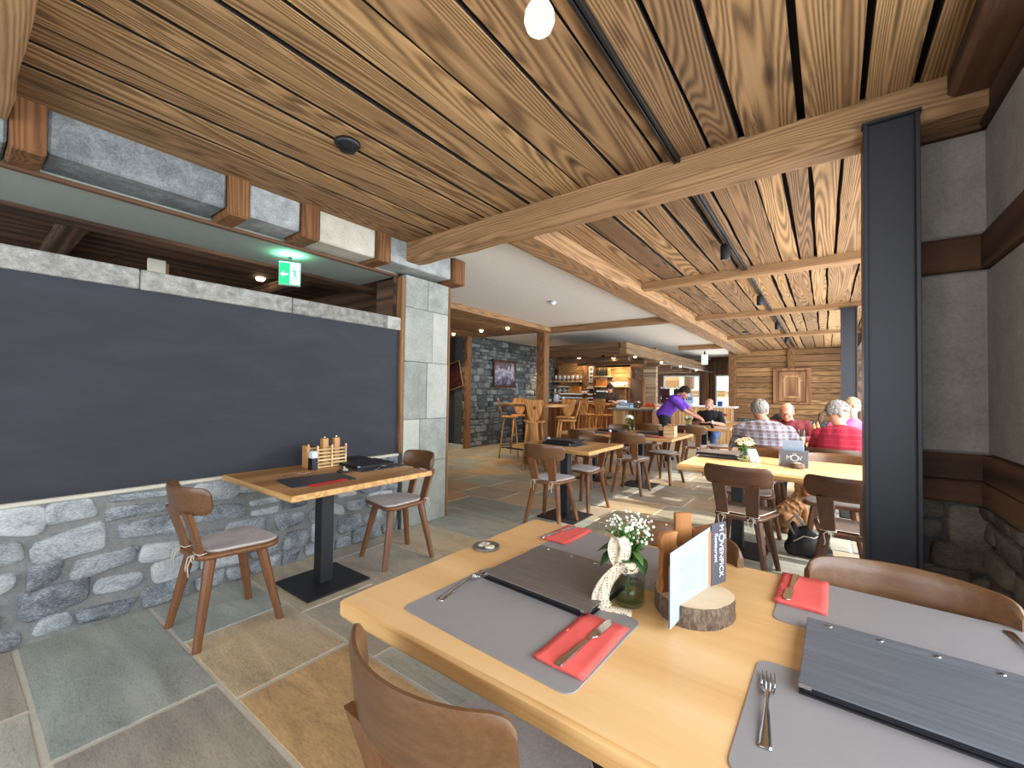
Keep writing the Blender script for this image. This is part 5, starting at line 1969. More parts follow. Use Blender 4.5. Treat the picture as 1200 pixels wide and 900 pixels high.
def shelf(label, x0, x1, z, d=.26, mat=None):
    p = thing('wall_shelf', label, 'shelf', ((x0 + x1) / 2, 11.6, z))
    w = (x1 - x0) / 2
    MB().box((-w, -d, -.035), (w, 0, 0), .004).build('board', mat or M_PALE, p)
    for s in (-1, 1):
        MB().box((s * (w - .08) - .012, -d * .8, -.10), (s * (w - .08) + .012, 0, -.035), .003).build('bracket', M_STEEL, p)


shelf('upper glass shelf at the left of the bar wall', -6.85, -5.90, 1.72)
shelf('middle glass shelf at the left of the bar wall', -6.85, -5.70, 1.365)
shelf('bottle shelf right of the poster behind the bar', -5.45, -4.95, 1.86)
shelf('cup shelf behind the bartender', -5.45, -4.45, 1.57, .24)
shelf('lower cup shelf left of the bartender', -5.45, -4.98, 1.36, .24)
shelf('small ledge below the poster', -5.72, -5.50, 1.52, .2)
M_ORG = plain('orange_box_wood', (224, 142, 66), .6)  # one even orange for the crate and the drawer unit
g0 = None
def many(make, spots, label, cat, group):
    first = None
    for s in spots:
        o = make() if first is None else first.copy()
        if first is None:
            first = o
        else:
            COL.objects.link(o)
        o.location = s
        tag(o, label, cat, group)


M_GLS = glass('shelf_glass', (226, 232, 236), .05)
M_FROST = plain('bright_glassware', (226, 230, 232), .25)
many(lambda: MB().lathe([(.028, 0), (.028, .004), (.004, .01), (.004, .07), (.028, .09), (.034, .13), (.028, .17), (.026, .17), (.031, .13), (.026, .095), (0, .078)], 12).build('wine_glass', M_FROST),
     [(-6.78 + .075 * k, 11.42 + (k % 2) * .09, 1.72) for k in range(12)], 'stemmed glass on the upper glass shelf behind the bar', 'glass', 'stemmed glasses on the upper shelf')
many(lambda: MB().lathe([(.03, 0), (.034, .005), (.036, .13), (.033, .13), (.031, .01), (0, .008)], 12).build('tumbler', M_FROST),
     [(-6.80 + .085 * k, 11.41 + (k % 2) * .1, 1.365) for k in range(7)], 'tall tumbler on the middle glass shelf behind the bar', 'glass', 'tumblers on the middle shelf')
m = thing('wooden_crate', 'orange wooden box on the middle glass shelf behind the bar', 'box', (-6.10, 11.46, 1.365))
MB().box((-.18, -.1, 0), (.18, .1, .19), .004).build('box', M_ORG, m)
MB().box((-.1, -.102, .13), (.1, -.1, .145)).build('hand_slot', M_DARKW, m)
many(lambda: MB().lathe([(.028, 0), (.05, .03), (.052, .06), (.047, .06), (.045, .03), (0, .01)], 12).build('white_bowl', M_WHITE),
     [(-5.86 + .1 * k, 11.45, 1.365) for k in range(2)], 'white bowl at the end of the middle glass shelf', 'bowl', 'white bowls on the middle shelf')
many(lambda: MB().lathe([(.035, 0), (.037, .01), (.037, .17), (.014, .23), (.014, .29), (.016, .29), (.016, .30), (0, .30)], 12).build('wine_bottle', M_BLACK),
     [(-5.38 + .085 * k, 11.46, 1.86) for k in range(4)], 'dark bottle on the bottle shelf right of the poster', 'bottle', 'dark bottles on the bottle shelf')
many(lambda: MB().lathe([(.035, 0), (.037, .01), (.037, .13), (.014, .18), (.014, .23), (0, .23)], 12).build('spirit_bottle', plain('amber_bottle', (196, 160, 90), .2)),
     [(-5.04, 11.46, 1.86), (-4.985, 11.40, 1.86)], 'amber bottle at the end of the bottle shelf', 'bottle', 'amber bottles on the bottle shelf')
many(lambda: MB().lathe([(.03, 0), (.032, .005), (.036, .11), (.033, .11), (.029, .01), (0, .008)], 12).build('latte_glass', M_FROST),
     [(-4.93 + .07 * k, 11.45, 1.57) for k in range(7)], 'glass on the cup shelf behind the bartender', 'glass', 'glasses on the cup shelf')
many(lambda: MB().lathe([(.022, 0), (.038, .03), (.04, .06), (.036, .06), (.033, .03), (0, .006)], 12).build('tea_cup', M_WHITE),
     [(-5.38 + .09 * k, 11.47, 1.36) for k in range(4)], 'white cup on the lower shelf left of the bartender', 'cup', 'cups on the lower shelf')
m = thing('drawer_box', 'orange wooden drawer unit under the bottle shelf', 'cabinet', (-5.22, 11.5, 1.571))
MB().box((-.22, -.06, 0), (.1, .08, .23), .004).build('carcass', M_ORG, m)
for k in range(2):
    d = MB().box((-.21, -.066, .015 + k * .11), (.09, -.06, .11 + k * .11), .002).build('drawer', M_ORG, m)
    MB().box((-.09, -.074, .055 + k * .11), (-.03, -.066, .065 + k * .11), .001).build('handle', M_BLACK, d)
p = thing('poster', 'narrow black-and-white poster between the two bar posts', 'poster', (-5.655, 11.585, 1.68))
MB().box((-.075, -.012, 0), (.075, .0, .47), .002).build('panel', M_WHITE, p)
mb = MB()
for k, (x, w, h) in enumerate(((-.05, .1, .09), (-.05, .1, .07), (-.05, .1, .08))):
    mb.box((x, -.0135, .35 - k * .12), (x + w, -.012, .35 - k * .12 + h))
mb.build('dark_print', plain('poster_print', (110, 110, 112), .7), p)
MB().box((-.06, -.0135, .02), (.06, -.012, .09)).build('pale_print', plain('poster_print_pale', (170, 172, 176), .7), p)
p = thing('antlers', 'pair of dark antlers mounted at the left end of the bar wall', 'antlers', (-6.86, 11.58, 2.02))
for s in (-1, 1):
    MB().tube([(0, 0, 0), (s * .03 + .02, -.08, .12), (s * .09 + .02, -.1, .24), (s * .07 + .02, -.1, .36)], [.018, .016, .012, .004], 8).build('antler', plain('antler_%d' % (s + 2), (44, 34, 28), .6), p)
MB().prism(rpoly([(-.06, -.1), (.06, -.1), (.08, .08), (-.08, .08)], .03), -.02, 0, .004, T(0, 0, 0, 0, PI / 2)).build('mount', M_FRM, p)
# on the bar top
many(lambda: MB().lathe([(.028, 0), (.046, .04), (.048, .075), (.043, .075), (.04, .04), (0, .01)], 12).build('mug', M_WHITE),
     [(-6.6 + .1 * k, 10.12 + (k % 2) * .1, 1.10) for k in range(5)], 'white mug on the bar counter under the shelves', 'mug', 'white mugs on the bar counter')
m = thing('water_jug', 'white jug on the bar counter beside the mugs', 'jug', (-6.02, 10.15, 1.10))
MB().lathe([(.06, 0), (.075, .05), (.06, .16), (.065, .21), (.06, .21), (.055, .16), (.068, .05), (0, .02)], 16).build('body', M_WHITE, m)
MB().tube([(.06, 0, .18), (.11, 0, .17), (.115, 0, .09), (.07, 0, .05)], .008, 8).build('handle', M_WHITE, m)
m = thing('water_jug', 'small white milk can on the bar counter near the square post', 'jug', (-5.78, 10.12, 1.10))
MB().lathe([(.04, 0), (.045, .08), (.03, .12), (.034, .15), (.03, .15), (0, .12)], 14).build('body', M_WHITE, m)
m = thing('till', 'dark till screen on the bar counter in front of the bartender', 'till', (-4.72, 10.2, 1.10), math.radians(8))
MB().box((-.14, -.01, .08), (.14, .012, .30), .006, T(0, 0, 0, 0, math.radians(-14))).build('screen', M_BLACK, m)
MB().box((-.10, -.08, 0), (.10, .08, .03), .004).build('foot', M_BLACK, m)
MB().box((-.03, -.02, .03), (.03, .02, .12), .004).build('stem', M_BLACK, m)
# canopy over the bar
p = thing('bar_canopy', 'low timber canopy with small lights over the bar', 'canopy', (-5.15, 8.6, 2.2))
mb = MB()
mb.box((-.42, 0, 0), (1.6, .14, .13), .012, rnd=.3)
mb.box((-.42, .02, .132), (1.58, .14, .26), .012, rnd=.7)
mb.build('front_fascia', M_CANOPY, p)
mb = MB()
mb.box((1.60, -.02, 0), (1.78, 8.6, .13), .012, rnd=.4)
mb.box((1.62, .0, .132), (1.76, 8.6, .26), .012, rnd=.8)
mb.build('side_fascia', M_CANOPYY, p)
mb = MB()
for k in range(10):
    mb.box((-.42 + .21 * k, .14, .20), (-.42 + .21 * k + .206, 8.6, .23), .003, rnd=random.random())
mb.build('soffit_boards', M_CANOPYY, p)
for k in range(7):
    MB().box((-.42, .8 + k * 1.1, -.09), (1.50, .92 + k * 1.1, .02), .012).build('cross_beam', M_CANOPY, p)
for k, (x, y) in enumerate(((-4.72, 9.0), (-4.0, 9.35), (-4.55, 10.0), (-4.68, 11.0), (-4.78, 12.9), (-4.85, 14.4))):
    l = ('left one of the two brown cylinder lights under the canopy front', 'right one of the two brown cylinder lights under the canopy front', 'first small black spotlight over the bar', 'second small black spotlight over the bar',
         'small black spotlight above the brushed plank wall', 'white-lit spotlight farthest back under the canopy')[k]
    q = thing('canopy_spot', l, 'spotlight', (x, y, 2.40))
    r = .055 if k < 2 else .04
    MB().tube([(0, 0, -.06), (0, 0, 0)], .008, 6).build('stem', M_BLACK, q)
    h = MB().lathe([(r, -.22), (r, -.06), (0, -.055)], 16).build('housing', M_BEAMZ if k < 2 else M_BLACK, q)
    MB().lathe([(0, -.222), (r * .8, -.222), (r * .8, -.2205), (0, -.2205)], 14).build('lens', M_GLOW, h)
    lamp('canopy_spot_light', 'SPOT', (0, 0, -.24), 45, (1.0, .78, .5), to=(.0, .18 if k > 1 else .05, -.6), parent=q, spot_size=math.radians(100), spot_blend=.7, shadow_soft_size=.03)
for k, y in enumerate((9.3, 11.2, 13.0, 14.9)):
    q = thing('fascia_light', ('nearest', 'second nearest', 'third nearest', 'farthest')[k] + ' tiny recessed light in the side board of the canopy', 'downlight', (-3.46, y, 2.2))
    MB().lathe([(0, -.045), (.024, -.036), (.03, -.01), (.03, 0), (0, 0)], 14).build('lens', M_GLOW, q)
    MB().lathe([(.028, -.005), (.036, -.005), (.036, 0), (.028, 0), (.028, -.005)], 14).build('ring', M_CHROME, q)
lamp('backbar_light', 'AREA', (-5.2, 11.3, 2.3), 14, (1.0, .72, .4), to=(-5.2, 11.6, 1.5), size=1.8, shape='RECTANGLE', size_y=.1)
lamp('wall_wash', 'SPOT', (-4.75, 11.2, 2.3), 40, (1.0, .7, .35), to=(-4.72, 11.6, 1.8), spot_size=math.radians(60), spot_blend=.8)
lamp('stone_wall_wash', 'SPOT', (-6.2, 10.8, 2.35), 90, (1.0, .75, .42), to=(-6.95, 10.6, 1.3), spot_size=math.radians(60), spot_blend=.5)

# ================================================================== HIGH BAR TABLE AND STOOLS
p = thing('high_bar_table', 'high rustic bar table set against the square timber post', 'bar table', (-4.50, 6.78, 0), math.radians(0))
MB().prism(rrect(-.62, -.42, .62, .45, .16), 1.08, 1.13, .012).build('table_top', M_OAKD, p)
mb = MB()
n = 14
mb.tube([(.0, -.1, 0), (.02, -.08, .35), (.0, -.08, .7), (-.01, -.08, 1.08)], [.17, .13, .12, .14], 14)
mb.build('log_leg', M_STOOL, p)
MB().tube([(-.42, -.30, .27), (.42, -.30, .27), (.42, .25, .27), (-.42, .25, .27)], .014, 8, closed=True).build('foot_rail', M_STEEL, p)
MB().tube([(-.42, 0, .27), (.42, 0, .27)], .012, 8).build('foot_rail_bar', M_STEEL, p)


def make_stool(label, loc, rz):
    p = thing('bar_stool', label, 'bar stool', loc, rz)
    MB().prism(rpoly([(-.16, -.17), (.16, -.17), (.20, .10), (.15, .18), (-.15, .18), (-.20, .10)], .07), .82, .85, .008).build('seat', M_STOOL, p)
    for sx in (-1, 1):
        for sy in (-1, 1):
            MB().tube([(sx * .12, sy * .11, .822), (sx * .20, sy * .20, 0)], [.020, .015], 8).build('leg', M_STOOL, p)
    mb = MB()
    c = [(sx * .178, sy * .176, .22) for sx, sy in ((-1, -1), (1, -1), (1, 1), (-1, 1))]
    mb.tube(c, .011, 6, closed=True)
    mb.build('foot_ring', M_STEEL, p)
    # shield-shaped backrest with a round hole
    n = 48
    shape = rpoly([(-.05, .855), (.05, .855), (.105, .93), (.15, 1.14), (.155, 1.215), (-.155, 1.215), (-.15, 1.14), (-.105, .93)], [.03, .03, .06, .05, .03, .03, .05, .06], 4)
    out = []
    for k in range(n):
        a = 2 * PI * k / n
        d, best = (math.cos(a), math.sin(a)), None
        for q in range(len(shape)):
            (ax, ay), (bx, by) = shape[q], shape[(q + 1) % len(shape)]
            ay, by = ay - 1.08, by - 1.08
            ex, ey = bx - ax, by - ay
            den = d[0] * ey - d[1] * ex
            if abs(den) < 1e-9:
                continue
            t = (ax * ey - ay * ex) / den
            u = (ax * d[1] - ay * d[0]) / den
            if t > 0 and -.001 <= u <= 1.001:
                best = t if best is None else max(best, t)
        out.append((d[0] * best, 1.08 + d[1] * best))
    inn = [(.03 * math.cos(2 * PI * k / n), 1.08 + .034 * math.sin(2 * PI * k / n)) for k in range(n)]
    mb = MB()
    vs = []
    for y in (-.011, .011):
        for ring in (out, inn):
            for x, z in ring:
                vs.append((x, y - .16 - (z - .85) * .22, z))
    fs = []
    for k in range(n):
        j = (k + 1) % n
        fs.append((k, j, n + j, n + k))
        fs.append((2 * n + k, 3 * n + k, 3 * n + j, 2 * n + j))
        fs.append((k, 2 * n + k, 2 * n + j, j))
        fs.append((n + k, n + j, 3 * n + j, 3 * n + k))
    mb.add(vs, fs)
    mb.build('backrest', M_STOOL, p)
    return p


st = make_stool('bar stool standing alone at the left of the high table, seen from the side', (-5.28, 7.02, 0), math.radians(-53))
dup(st, (-5.50, 7.70, 0), math.radians(-143), 'bar stool behind the high table, its back to the stone wall')
dup(st, (-4.12, 6.2, 0), math.radians(35), 'bar stool with its holed back turned to us in front of the high table')
dup(st, (-3.90, 6.98, 0), math.radians(122), 'bar stool at the right of the high table, edge of its bright back towards us')
dup(st, (-4.40, 7.85, 0), PI + .3, 'bar stool on the far side of the high table, beside the square post')
dup(st, (-4.70, 9.35, 0), .1, 'bar stool at the bar counter just behind the high table')
dup(st, (-4.22, 9.35, 0), -.1, 'bar stool at the bar counter farther right, before the dark bar front')

# ================================================================== PEOPLE AND DOG
def fused(mb, name, mat, parent, voxel=.009, smooth=4):
    o = mb.build(name, mat, parent)
    r = o.modifiers.new('fuse', 'REMESH')
    r.mode = 'VOXEL'
    r.voxel_size = voxel
    r.use_smooth_shade = True
    s = o.modifiers.new('soften', 'SMOOTH')
    s.factor = .5
    s.iterations = smooth
    return o


def frame(o, f, u=(0, 0, 1)):
    f = Vector(f).normalized()
    r = f.cross(Vector(u)).normalized()
    u = r.cross(f)
    return Matrix(((r.x, f.x, u.x, o[0]), (r.y, f.y, u.y, o[1]), (r.z, f.z, u.z, o[2]), (0, 0, 0, 1)))


def hand(mb, wrist, d, palm_n, side):
    """palm and five bent fingers; d: pointing direction, palm_n: palm normal"""
    d = Vector(d).normalized()
    nn = Vector(palm_n).normalized()
    s = d.cross(nn).normalized() * side
    w = Vector(wrist)
    c = w + d * .05
    for k in range(4):
        off = s * (-.027 + .018 * k)
        mb.limb(w + off * .6, w + d * .085 + off, .017, .012, 8)
    ln = (.062, .074, .070, .054)
    for k in range(4):
        b = w + d * .088 + s * (-.027 + .018 * k)
        m = b + d * ln[k] * .5 + nn * .008
        e = m + (d * .75 + nn * .6).normalized() * ln[k] * .55
        mb.limb(b, m, .0100, .0092, 8)
        mb.limb(m, e, .0092, .0080, 8)
    t0 = w + d * .03 - s * .028
    t1 = t0 + (d * .6 - s * .7 + nn * .2).normalized() * .042
    t2 = t1 + (d * .9 - s * .1 + nn * .3).normalized() * .032
    mb.limb(t0, t1, .014, .0105, 8)
    mb.limb(t1, t2, .0105, .0085, 8)


def tufts(HM, seed, keep, n, r=(.017, .012, .026), shell=(.080, .100, .093), off=(0, -.015, .028)):
    rg = random.Random(seed)
    mb = MB()
    k = 0
    while k < n:
        d = Vector((rg.gauss(0, 1), rg.gauss(0, 1), rg.gauss(0, 1))).normalized()
        if not keep(d):
            continue
        c = Vector((d.x * shell[0] + off[0], d.y * shell[1] + off[1], d.z * shell[2] + off[2]))
        q = d.to_track_quat('Y', 'Z').to_euler()
        q2 = q.copy()
        mb.ball(c, r, 7, 5, HM, rot=q2)
        k += 1
    return mb


def make_person(label, loc, rz, J, skin, shirt, trousers, hair=None, bulk=1.0, sleeve=1.0, belly=0.0, shoes=None, cuff=None):
    p = thing('person', label, 'person', loc, rz)
    V = {k: Vector(v) for k, v in J.items() if k not in ('look', 'up', 'hands')}
    hc = V['head']
    HM = frame(hc, J.get('look', (0, 1, 0)), J.get('up', (0, 0, 1)))
    b = MB()
    pel, ch, nk = V['pelvis'], V['chest'], V['neck']
    B = bulk
    for s in (-1, 1):
        o = Vector((s * .065 * B, 0, 0))
        b.limb(pel + o, ch + o, .105 * B, .115 * B)
    b.limb(pel, ch, .12 * B, .13 * B)
    b.limb(ch, nk, .11, .06)
    b.limb(nk, hc + HM.to_3x3() @ Vector((0, -.02, -.05)), .056, .052)
    for c, r in (((0, -.016, .028), (.074, .094, .088)), ((0, .022, -.03), (.060, .070, .084)), ((0, .044, -.088), (.040, .042, .028)), ((0, .076, .022), (.046, .020, .013)),
                 ((0, .087, -.062), (.023, .012, .008)), ((.040, .058, -.03), (.022, .024, .022)), ((-.040, .058, -.03), (.022, .024, .022))):
        b.ball(c, r, 16, 10, HM)
    nose0, nose1 = HM @ Vector((0, .086, .004)), HM @ Vector((0, .104, -.032))
    b.limb(nose0, nose1, .009, .014, 8)
    for s in (-1, 1):
        b.ball((s * .076, -.006, -.016), (.011, .024, .033), 10, 8, HM)
    for s, n in ((-1, 'l'), (1, 'r')):
        sh, el, wr = V['sh_' + n], V['el_' + n], V['wr_' + n]
        b.limb(ch + Vector((0, 0, .03)), sh, .09, .066 * B)
        b.limb(sh, el, .054 * B, .042)
        b.limb(el, wr, .042, .028)
        d = (wr - el).normalized()
        hd = J.get('hands', {}).get(n, (d, (0, 0, -1)))
        hand(b, wr, hd[0], hd[1], s)
        hp, kn, an, to = V['hip_' + n], V['kn_' + n], V['an_' + n], V['to_' + n]
        b.limb(pel, hp, .11, .095)
        b.limb(hp, kn, .088, .058)
        b.limb(kn, an, .056, .038)
        b.limb(an - Vector((0, 0, .03)), to, .034, .026)
    fused(b, 'body', skin, p, .0085, 3)
    # shirt
    c = MB()
    for s in (-1, 1):
        o = Vector((s * .068 * B, 0, 0))
        c.limb(pel + o + Vector((0, 0, .02)), ch + o, .122 * B, .130 * B)
    c.limb(pel + Vector((0, 0, .02)), ch, .135 * B, .145 * B)
    if belly:
        c.ball(pel * .55 + ch * .45 + Vector((0, .07, 0)), (.15, .13 * (1 + belly), .15), 14, 10)
    c.limb(ch, nk + (ch - nk) * .22, .118, .068)
    c.tube([nk + Vector((.062 * math.cos(a), .058 * math.sin(a), .006 * math.sin(a))) for a in [2 * PI * k / 14 for k in range(14)]], .016, 6, closed=True)
    for s, n in ((-1, 'l'), (1, 'r')):
        sh, el, wr = V['sh_' + n], V['el_' + n], V['wr_' + n]
        c.limb(ch + Vector((0, 0, .02)), sh, .10, .074 * B)
        c.limb(nk - Vector((0, 0, .05)), sh, .05, .066 * B)
        c.limb(sh, el if sleeve > .5 else sh + (el - sh) * (sleeve * 2), .068 * B, .058 if sleeve > .5 else .064)
        if sleeve > .5:
            c.limb(el, el + (wr - el) * ((sleeve - .5) * 2 * .94), .058, .044)
    fused(c, 'shirt', shirt, p, .013, 3)
    t = MB()
    for s, n in ((-1, 'l'), (1, 'r')):
        hp, kn, an, to = V['hip_' + n], V['kn_' + n], V['an_' + n], V['to_' + n]
        t.limb(pel - Vector((0, 0, .01)), hp, .124, .108)
        t.limb(hp, kn, .100, .070)
        t.limb(kn, an + Vector((0, 0, .01)), .070, .052)
    fused(t, 'trousers', trousers, p, .013, 3)
    t = MB()
    for s, n in ((-1, 'l'), (1, 'r')):
        an, to = V['an_' + n], V['to_' + n]
        t.limb(an - Vector((0, 0, .025)), to, .045, .036)
        d = (to - an)
        t.limb(an - Vector((0, 0, .035)) - Vector((d.x, d.y, 0)) * .25, to - Vector((0, 0, .004)), .034, .03)
    fused(t, 'shoes', shoes or M_BLACK, p, .012, 2)
    e = MB()
    for s in (-1, 1):
        e.ball((s * .030, .080, .004), (.013, .010, .008), 8, 6, HM, mi=0)
        e.ball((s * .030, .087, .004), (.005, .005, .005), 6, 5, HM, mi=1)
    e.build('eyes', [M_WHITE, M_BLACK], p)
    return p, HM


SIT = dict(pelvis=(0, 0, .565), chest=(0, .09, .90), neck=(0, .13, 1.03), head=(0, .20, 1.165),
           sh_l=(-.18, .09, .945), sh_r=(.18, .09, .945), el_l=(-.27, .25, .76), el_r=(.27, .25, .76), wr_l=(-.16, .47, .80), wr_r=(.16, .47, .80),
           hip_l=(-.095, .03, .555), hip_r=(.095, .03, .555), kn_l=(-.13, .43, .53), kn_r=(.13, .43, .53), an_l=(-.13, .42, .09), an_r=(.13, .42, .09), to_l=(-.14, .56, .037), to_r=(.14, .56, .037))


def plaid(name, base, a, b, c, s=22):
    m = NT(name)
    v = m.coord((1, 1, 1))
    sp = m.n('ShaderNodeSeparateXYZ')
    m.l(v, sp.inputs[0])

    def stripes(x, f, lo, hi):
        q = m.math('MULTIPLY_ADD', m.math('SINE', m.math('MULTIPLY', x, f)), .5, .5)
        return m.ramp(q, [(lo, (0, 0, 0)), (hi, (255, 255, 255))])
    ver = stripes(m.math('ADD', sp.outputs[0], m.math('MULTIPLY', sp.outputs[1], .5)), 2 * PI * s, .5, .6)
    hor = stripes(sp.outputs[2], 2 * PI * s, .5, .6)
    col = m.mix(m.math('MULTIPLY', ver, .65), base, a)
    col = m.mix(m.math('MULTIPLY', hor, .5), col, b)
    th = stripes(sp.outputs[2], 2 * PI * s * 2, .88, .94)
    col = m.mix(m.math('MULTIPLY', th, .5), col, c)
    m.set(base=col, rough=.95)
    return m.m


M_JEAN = plain('dark_trousers', (44, 46, 58), .9)
M_JEANB = plain('blue_jeans', (64, 84, 128), .9)
M_HAIRG = stone('grey_hair', [(.3, (84, 80, 76)), (.5, (132, 126, 120)), (.7, (176, 172, 166))], 60, .8, .5, fscale=200)
M_HAIRB = stone('dark_hair', [(.3, (24, 18, 16)), (.6, (58, 42, 34))], 60, .7, .4)
M_HAIRBL = stone('ash_blond_hair', [(.3, (112, 92, 70)), (.5, (160, 138, 108)), (.7, (196, 178, 150))], 60, .8, .5, fscale=200)

# man in the checked shirt
J = dict(SIT)
J.update(head=(-.06, .22, 1.165), look=(-.15, 1, -.25), sh_l=(-.21, .08, .94), sh_r=(.21, .10, .93), el_l=(-.32, .22, .74), el_r=(.33, .27, .76))
p, HM = make_person('grey-haired man in a brown and blue checked shirt sitting with his back to us', (-.545, 5.30, 0), 0, J, M_SKIN,
                    plaid('checked_shirt', (142, 139, 152), (92, 66, 60), (84, 60, 58), (176, 178, 194), 13), M_JEAN, bulk=1.22, sleeve=.45)
tufts(HM, 1, lambda d: d.z > .25 or (d.y < .15 and d.z > -.75), 230).build('hair', M_HAIRG, p)
# bald man with glasses
J = dict(SIT)
J.update(head=(.02, .23, 1.125), neck=(0, .15, 1.0), look=(.05, 1, -.42), chest=(0, .10, .88))
p, HM = make_person('bald man with glasses and a dark red jacket looking down at the guests table', (-.40, 6.93, 0), PI, J, M_SKINR, plain('dark_red_jacket', (104, 26, 36), .85), M_JEAN, bulk=1.08, sleeve=.95)
tufts(HM, 2, lambda d: -.55 < d.z < .28 and d.y < .25 and abs(d.x) > .2 or (d.y < -.5 and -.6 < d.z < .2), 90, (.012, .007, .018), (.076, .096, .09)).build('hair', M_HAIRG, p)
g = MB()
for s in (-1, 1):
    g.tube([Vector((s * .033 + .024 * math.cos(a), .104, .0 + .017 * math.sin(a))) for a in [2 * PI * k / 14 for k in range(14)]], .0022, 5, M=HM, closed=True)
    g.tube([(s * .056, .102, .006), (s * .080, .06, .006), (s * .084, -.01, .0)], .002, 5, M=HM)
g.tube([(-.009, .106, .004), (.009, .106, .004)], .002, 5, M=HM)
g.build('glasses', M_BLACK, p)
c = MB()
c.limb((.12, .06, 1.03), (.26, .06, .90), .07, .07)
fused(c, 'dark_shoulder_panel', plain('navy_panel', (40, 38, 48), .85), p, .012, 2)
# woman in red
J = dict(SIT)
J.update(head=(-.03, .16, 1.165), look=(.80, .55, -.22), neck=(-.01, .12, 1.02), sh_l=(-.18, .09, .93), sh_r=(.18, .12, .93), el_l=(-.26, .22, .74))
p, HM = make_person('woman in a red shirt with a grey ponytail sitting with her back to us', (.115, 5.36, 0), math.radians(-6), J, M_SKIN,
                    plaid('red_shirt', (150, 24, 46), (162, 34, 54), (140, 20, 40), (178, 58, 76), 9), M_JEAN, bulk=1.06, sleeve=.9)
tufts(HM, 3, lambda d: (d.z > .15 and d.y < .8) or (d.y < .0 and d.z > -.6), 240).build('hair', M_HAIRG, p)
mb = MB()
for k in range(16):
    rg = random.Random(k)
    a = rg.random() * 6.28
    o = Vector((.018 * math.cos(a), .018 * math.sin(a), 0))
    mb.tube([Vector((0, -.115, -.01)) + o * .4, Vector((0, -.150, -.05)) + o, Vector((0, -.150, -.11)) + o * .9, Vector((0, -.14, -.165)) + o * .3], [.008, .011, .009, .003], 6, M=HM)
mb.build('ponytail', stone('brown_ponytail', [(.3, (72, 56, 44)), (.6, (120, 98, 78))], 50, .8, .4), p)
MB().tube([(.018 * math.cos(a), -.124, -.015 + .018 * math.sin(a)) for a in [2 * PI * k / 10 for k in range(10)]], .006, 6, M=HM, closed=True).build('hair_tie', M_BLACK, p)
# guest in pink
J = dict(SIT)
J.update(head=(.0, .13, 1.20), neck=(0, .10, 1.05), look=(.1, 1, -.35))
p, HM = make_person('guest in a bright pink shirt half hidden behind the woman in red', (.26, 6.95, 0), PI, J, M_SKIN, plain('pink_shirt', (214, 98, 168), .9), M_JEAN, sleeve=.45)
tufts(HM, 4, lambda d: d.z > .1 or (d.y < .1 and d.z > -.7), 220).build('hair', M_HAIRBL, p)
# waitress
J = dict(pelvis=(0, -.02, .93), chest=(0, .20, 1.20), neck=(0, .28, 1.31), head=(0, .39, 1.385), look=(.1, .85, -.55),
         sh_l=(-.17, .22, 1.25), sh_r=(.17, .22, 1.24), el_l=(-.20, .42, 1.05), el_r=(.22, .44, 1.04), wr_l=(-.10, .62, .92), wr_r=(.12, .66, .90),
         hip_l=(-.09, 0, .90), hip_r=(.09, 0, .90), kn_l=(-.11, .06, .50), kn_r=(.11, .06, .50), an_l=(-.11, .0, .09), an_r=(.11, .0, .09), to_l=(-.13, .13, .037), to_r=(.13, .13, .037))
p, HM = make_person('waitress in a purple top leaning over a table to serve', (-2.63, 8.72, 0), math.radians(-88), J, M_SKIN, plain('purple_top', (112, 62, 190), .85), plain('black_trousers', (26, 26, 34), .9), sleeve=.42)
tufts(HM, 5, lambda d: d.z > .15 or (d.y < .2 and d.z > -.6), 220).build('hair', M_HAIRB, p)
# man in black
J = dict(SIT)
J.update(look=(.35, 1, -.3), head=(0, .17, 1.15), wr_l=(-.12, .44, .80), wr_r=(.12, .44, .80))
p, HM = make_person('bald man in a black T-shirt sitting at the table served by the waitress', (-1.90, 9.42, 0), PI, J, M_SKINR, plain('black_tshirt', (24, 24, 28), .9), M_JEANB, bulk=1.05, sleeve=.42)
tufts(HM, 6, lambda d: -.5 < d.z < .2 and d.y < .1, 80, (.010, .006, .014), (.076, .096, .09)).build('hair', M_HAIRB, p)
# bartender
J = dict(pelvis=(0, 0, .93), chest=(0, .05, 1.22), neck=(0, .08, 1.37), head=(0, .13, 1.49), look=(-.35, 1, -.5),
         sh_l=(-.17, .05, 1.32), sh_r=(.17, .05, 1.32), el_l=(-.23, .12, 1.08), el_r=(.23, .12, 1.08), wr_l=(-.17, .33, 1.14), wr_r=(.17, .33, 1.14),
         hip_l=(-.09, 0, .90), hip_r=(.09, 0, .90), kn_l=(-.10, .02, .50), kn_r=(.10, .02, .50), an_l=(-.10, 0, .09), an_r=(.10, 0, .09), to_l=(-.12, .13, .037), to_r=(.12, .13, .037))
p, HM = make_person('dark-haired bartender in dark clothes working behind the bar counter', (-4.74, 10.98, 0), PI, J, M_SKIN, plain('dark_brown_top', (54, 38, 40), .9), M_JEAN, sleeve=.45)
tufts(HM, 7, lambda d: d.z > .1 or (d.y < .25 and d.z > -.95), 240, (.02, .014, .03)).build('hair', M_HAIRB, p)

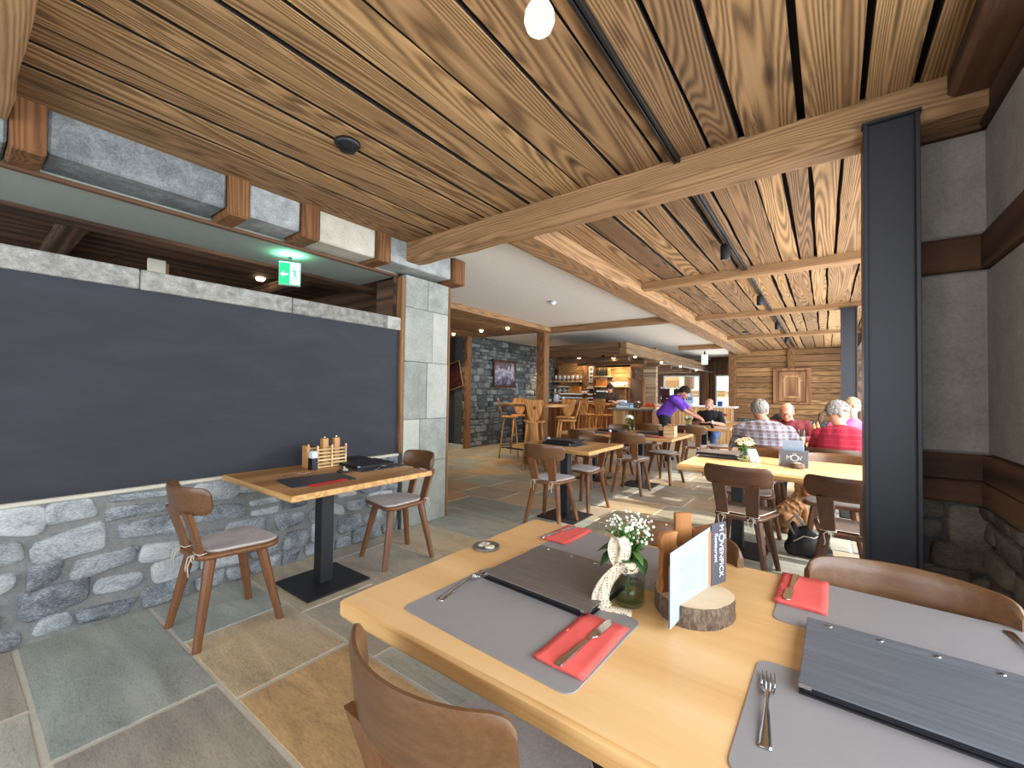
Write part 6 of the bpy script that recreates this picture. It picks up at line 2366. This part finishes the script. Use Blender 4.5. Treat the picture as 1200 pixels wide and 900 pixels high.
# curly dog on the floor
p = thing('dog', 'curly brown dog sitting on the floor under the second oak table', 'dog', (-.28, 5.02, 0), math.radians(-62))
p.scale = (.80, .80, .95)
M_FUR = stone('curly_brown_fur', [(.3, (92, 64, 44)), (.5, (140, 102, 70)), (.7, (172, 134, 98))], 26, .95, .35, fscale=110, dist=.01)
b = MB()
b.limb((0, -.10, .13), (0, .06, .27), .12, .10)          # trunk: deep chest, low rump
b.ball((0, .08, .27), (.095, .10, .12), 14, 10)
b.limb((0, .08, .33), (0, .12, .42), .075, .065)         # neck
b.ball((0, .14, .46), (.075, .085, .075), 14, 10)        # head
b.limb((0, .19, .445), (0, .26, .435), .042, .032)       # muzzle
for s in (-1, 1):
    b.limb((s * .07, .12, .24), (s * .065, .13, .13), .045, .034)
    b.limb((s * .065, .13, .13), (s * .065, .14, .03), .032, .028)
    b.limb((s * .065, .14, .028), (s * .065, .18, .024), .028, .024)
    b.limb((s * .10, -.10, .13), (s * .12, .03, .13), .075, .05)
    b.limb((s * .12, .03, .13), (s * .12, -.10, .035), .04, .03)
    b.limb((s * .12, -.10, .03), (s * .12, .02, .026), .03, .026)
b.limb((0, -.18, .06), (.05, -.30, .05), .03, .026)
rg = random.Random(4)
for k in range(260):
    d = Vector((rg.gauss(0, 1), rg.gauss(0, 1), rg.gauss(0, 1))).normalized()
    t = rg.random()
    c = Vector((0, -.10, .13)).lerp(Vector((0, .07, .28)), t) + d * (.118 - .015 * t)
    if c.z > .04:
        b.ball(c, .016, 6, 5)
    if k % 2:
        c = Vector((0, .13, .46)) + Vector((d.x * .076, d.y * .08, d.z * .076))
        if c.y < .2:
            b.ball(c, .013, 6, 5)
fused(b, 'body', M_FUR, p, .0085, 2)
mb = MB()
for s in (-1, 1):
    mb.limb((s * .07, .12, .49), (s * .095, .12, .40), .024, .034)
fused(mb, 'ears', stone('dark_curly_fur', [(.3, (86, 52, 30)), (.6, (140, 92, 58))], 26, .95, .8, fscale=110), p, .01, 1)
mb = MB()
mb.ball((0, .292, .44), (.014, .012, .011), 8, 6)
for s in (-1, 1):
    mb.ball((s * .032, .208, .482), .008, 8, 6)
mb.build('nose_and_eyes', M_BLACK, p)
# black bag beside it
p = thing('black_bag', 'slumped black bag with pale piping on the floor between the two dark chairs', 'bag', (-.12, 4.30, 0), math.radians(20))
p.scale = (.72, .8, .95)
b = MB()
b.limb((-.17, .02, .07), (.17, -.02, .06), .07, .06)
b.limb((-.15, .03, .17), (-.02, .02, .21), .05, .06)
b.limb((-.02, .0, .2), (.14, -.02, .12), .055, .05)
b.limb((-.16, 0, .08), (-.14, .03, .26), .06, .035)
b.limb((.06, -.08, .04), (.2, -.1, .035), .04, .03)
b.ball((0, -.02, .10), (.17, .08, .10), 12, 8)
fused(b, 'bag', plain('black_nylon', (24, 24, 28), .7), p, .012, 3)
mb = MB()
mb.tube([(-.17, -.06, .14), (-.08, -.10, .20), (.02, -.10, .19), (.10, -.08, .22), (.15, -.03, .20)], .005, 6)
mb.build('piping', M_CORD, p)
mb = MB()
mb.tube([(-.16, -.03, .20), (-.22, -.05, .30), (-.14, -.02, .36), (-.04, .0, .27)], .02, 8, flat=.3)
mb.build('handle_strap', plain('grey_strap', (150, 142, 136), .8), p)
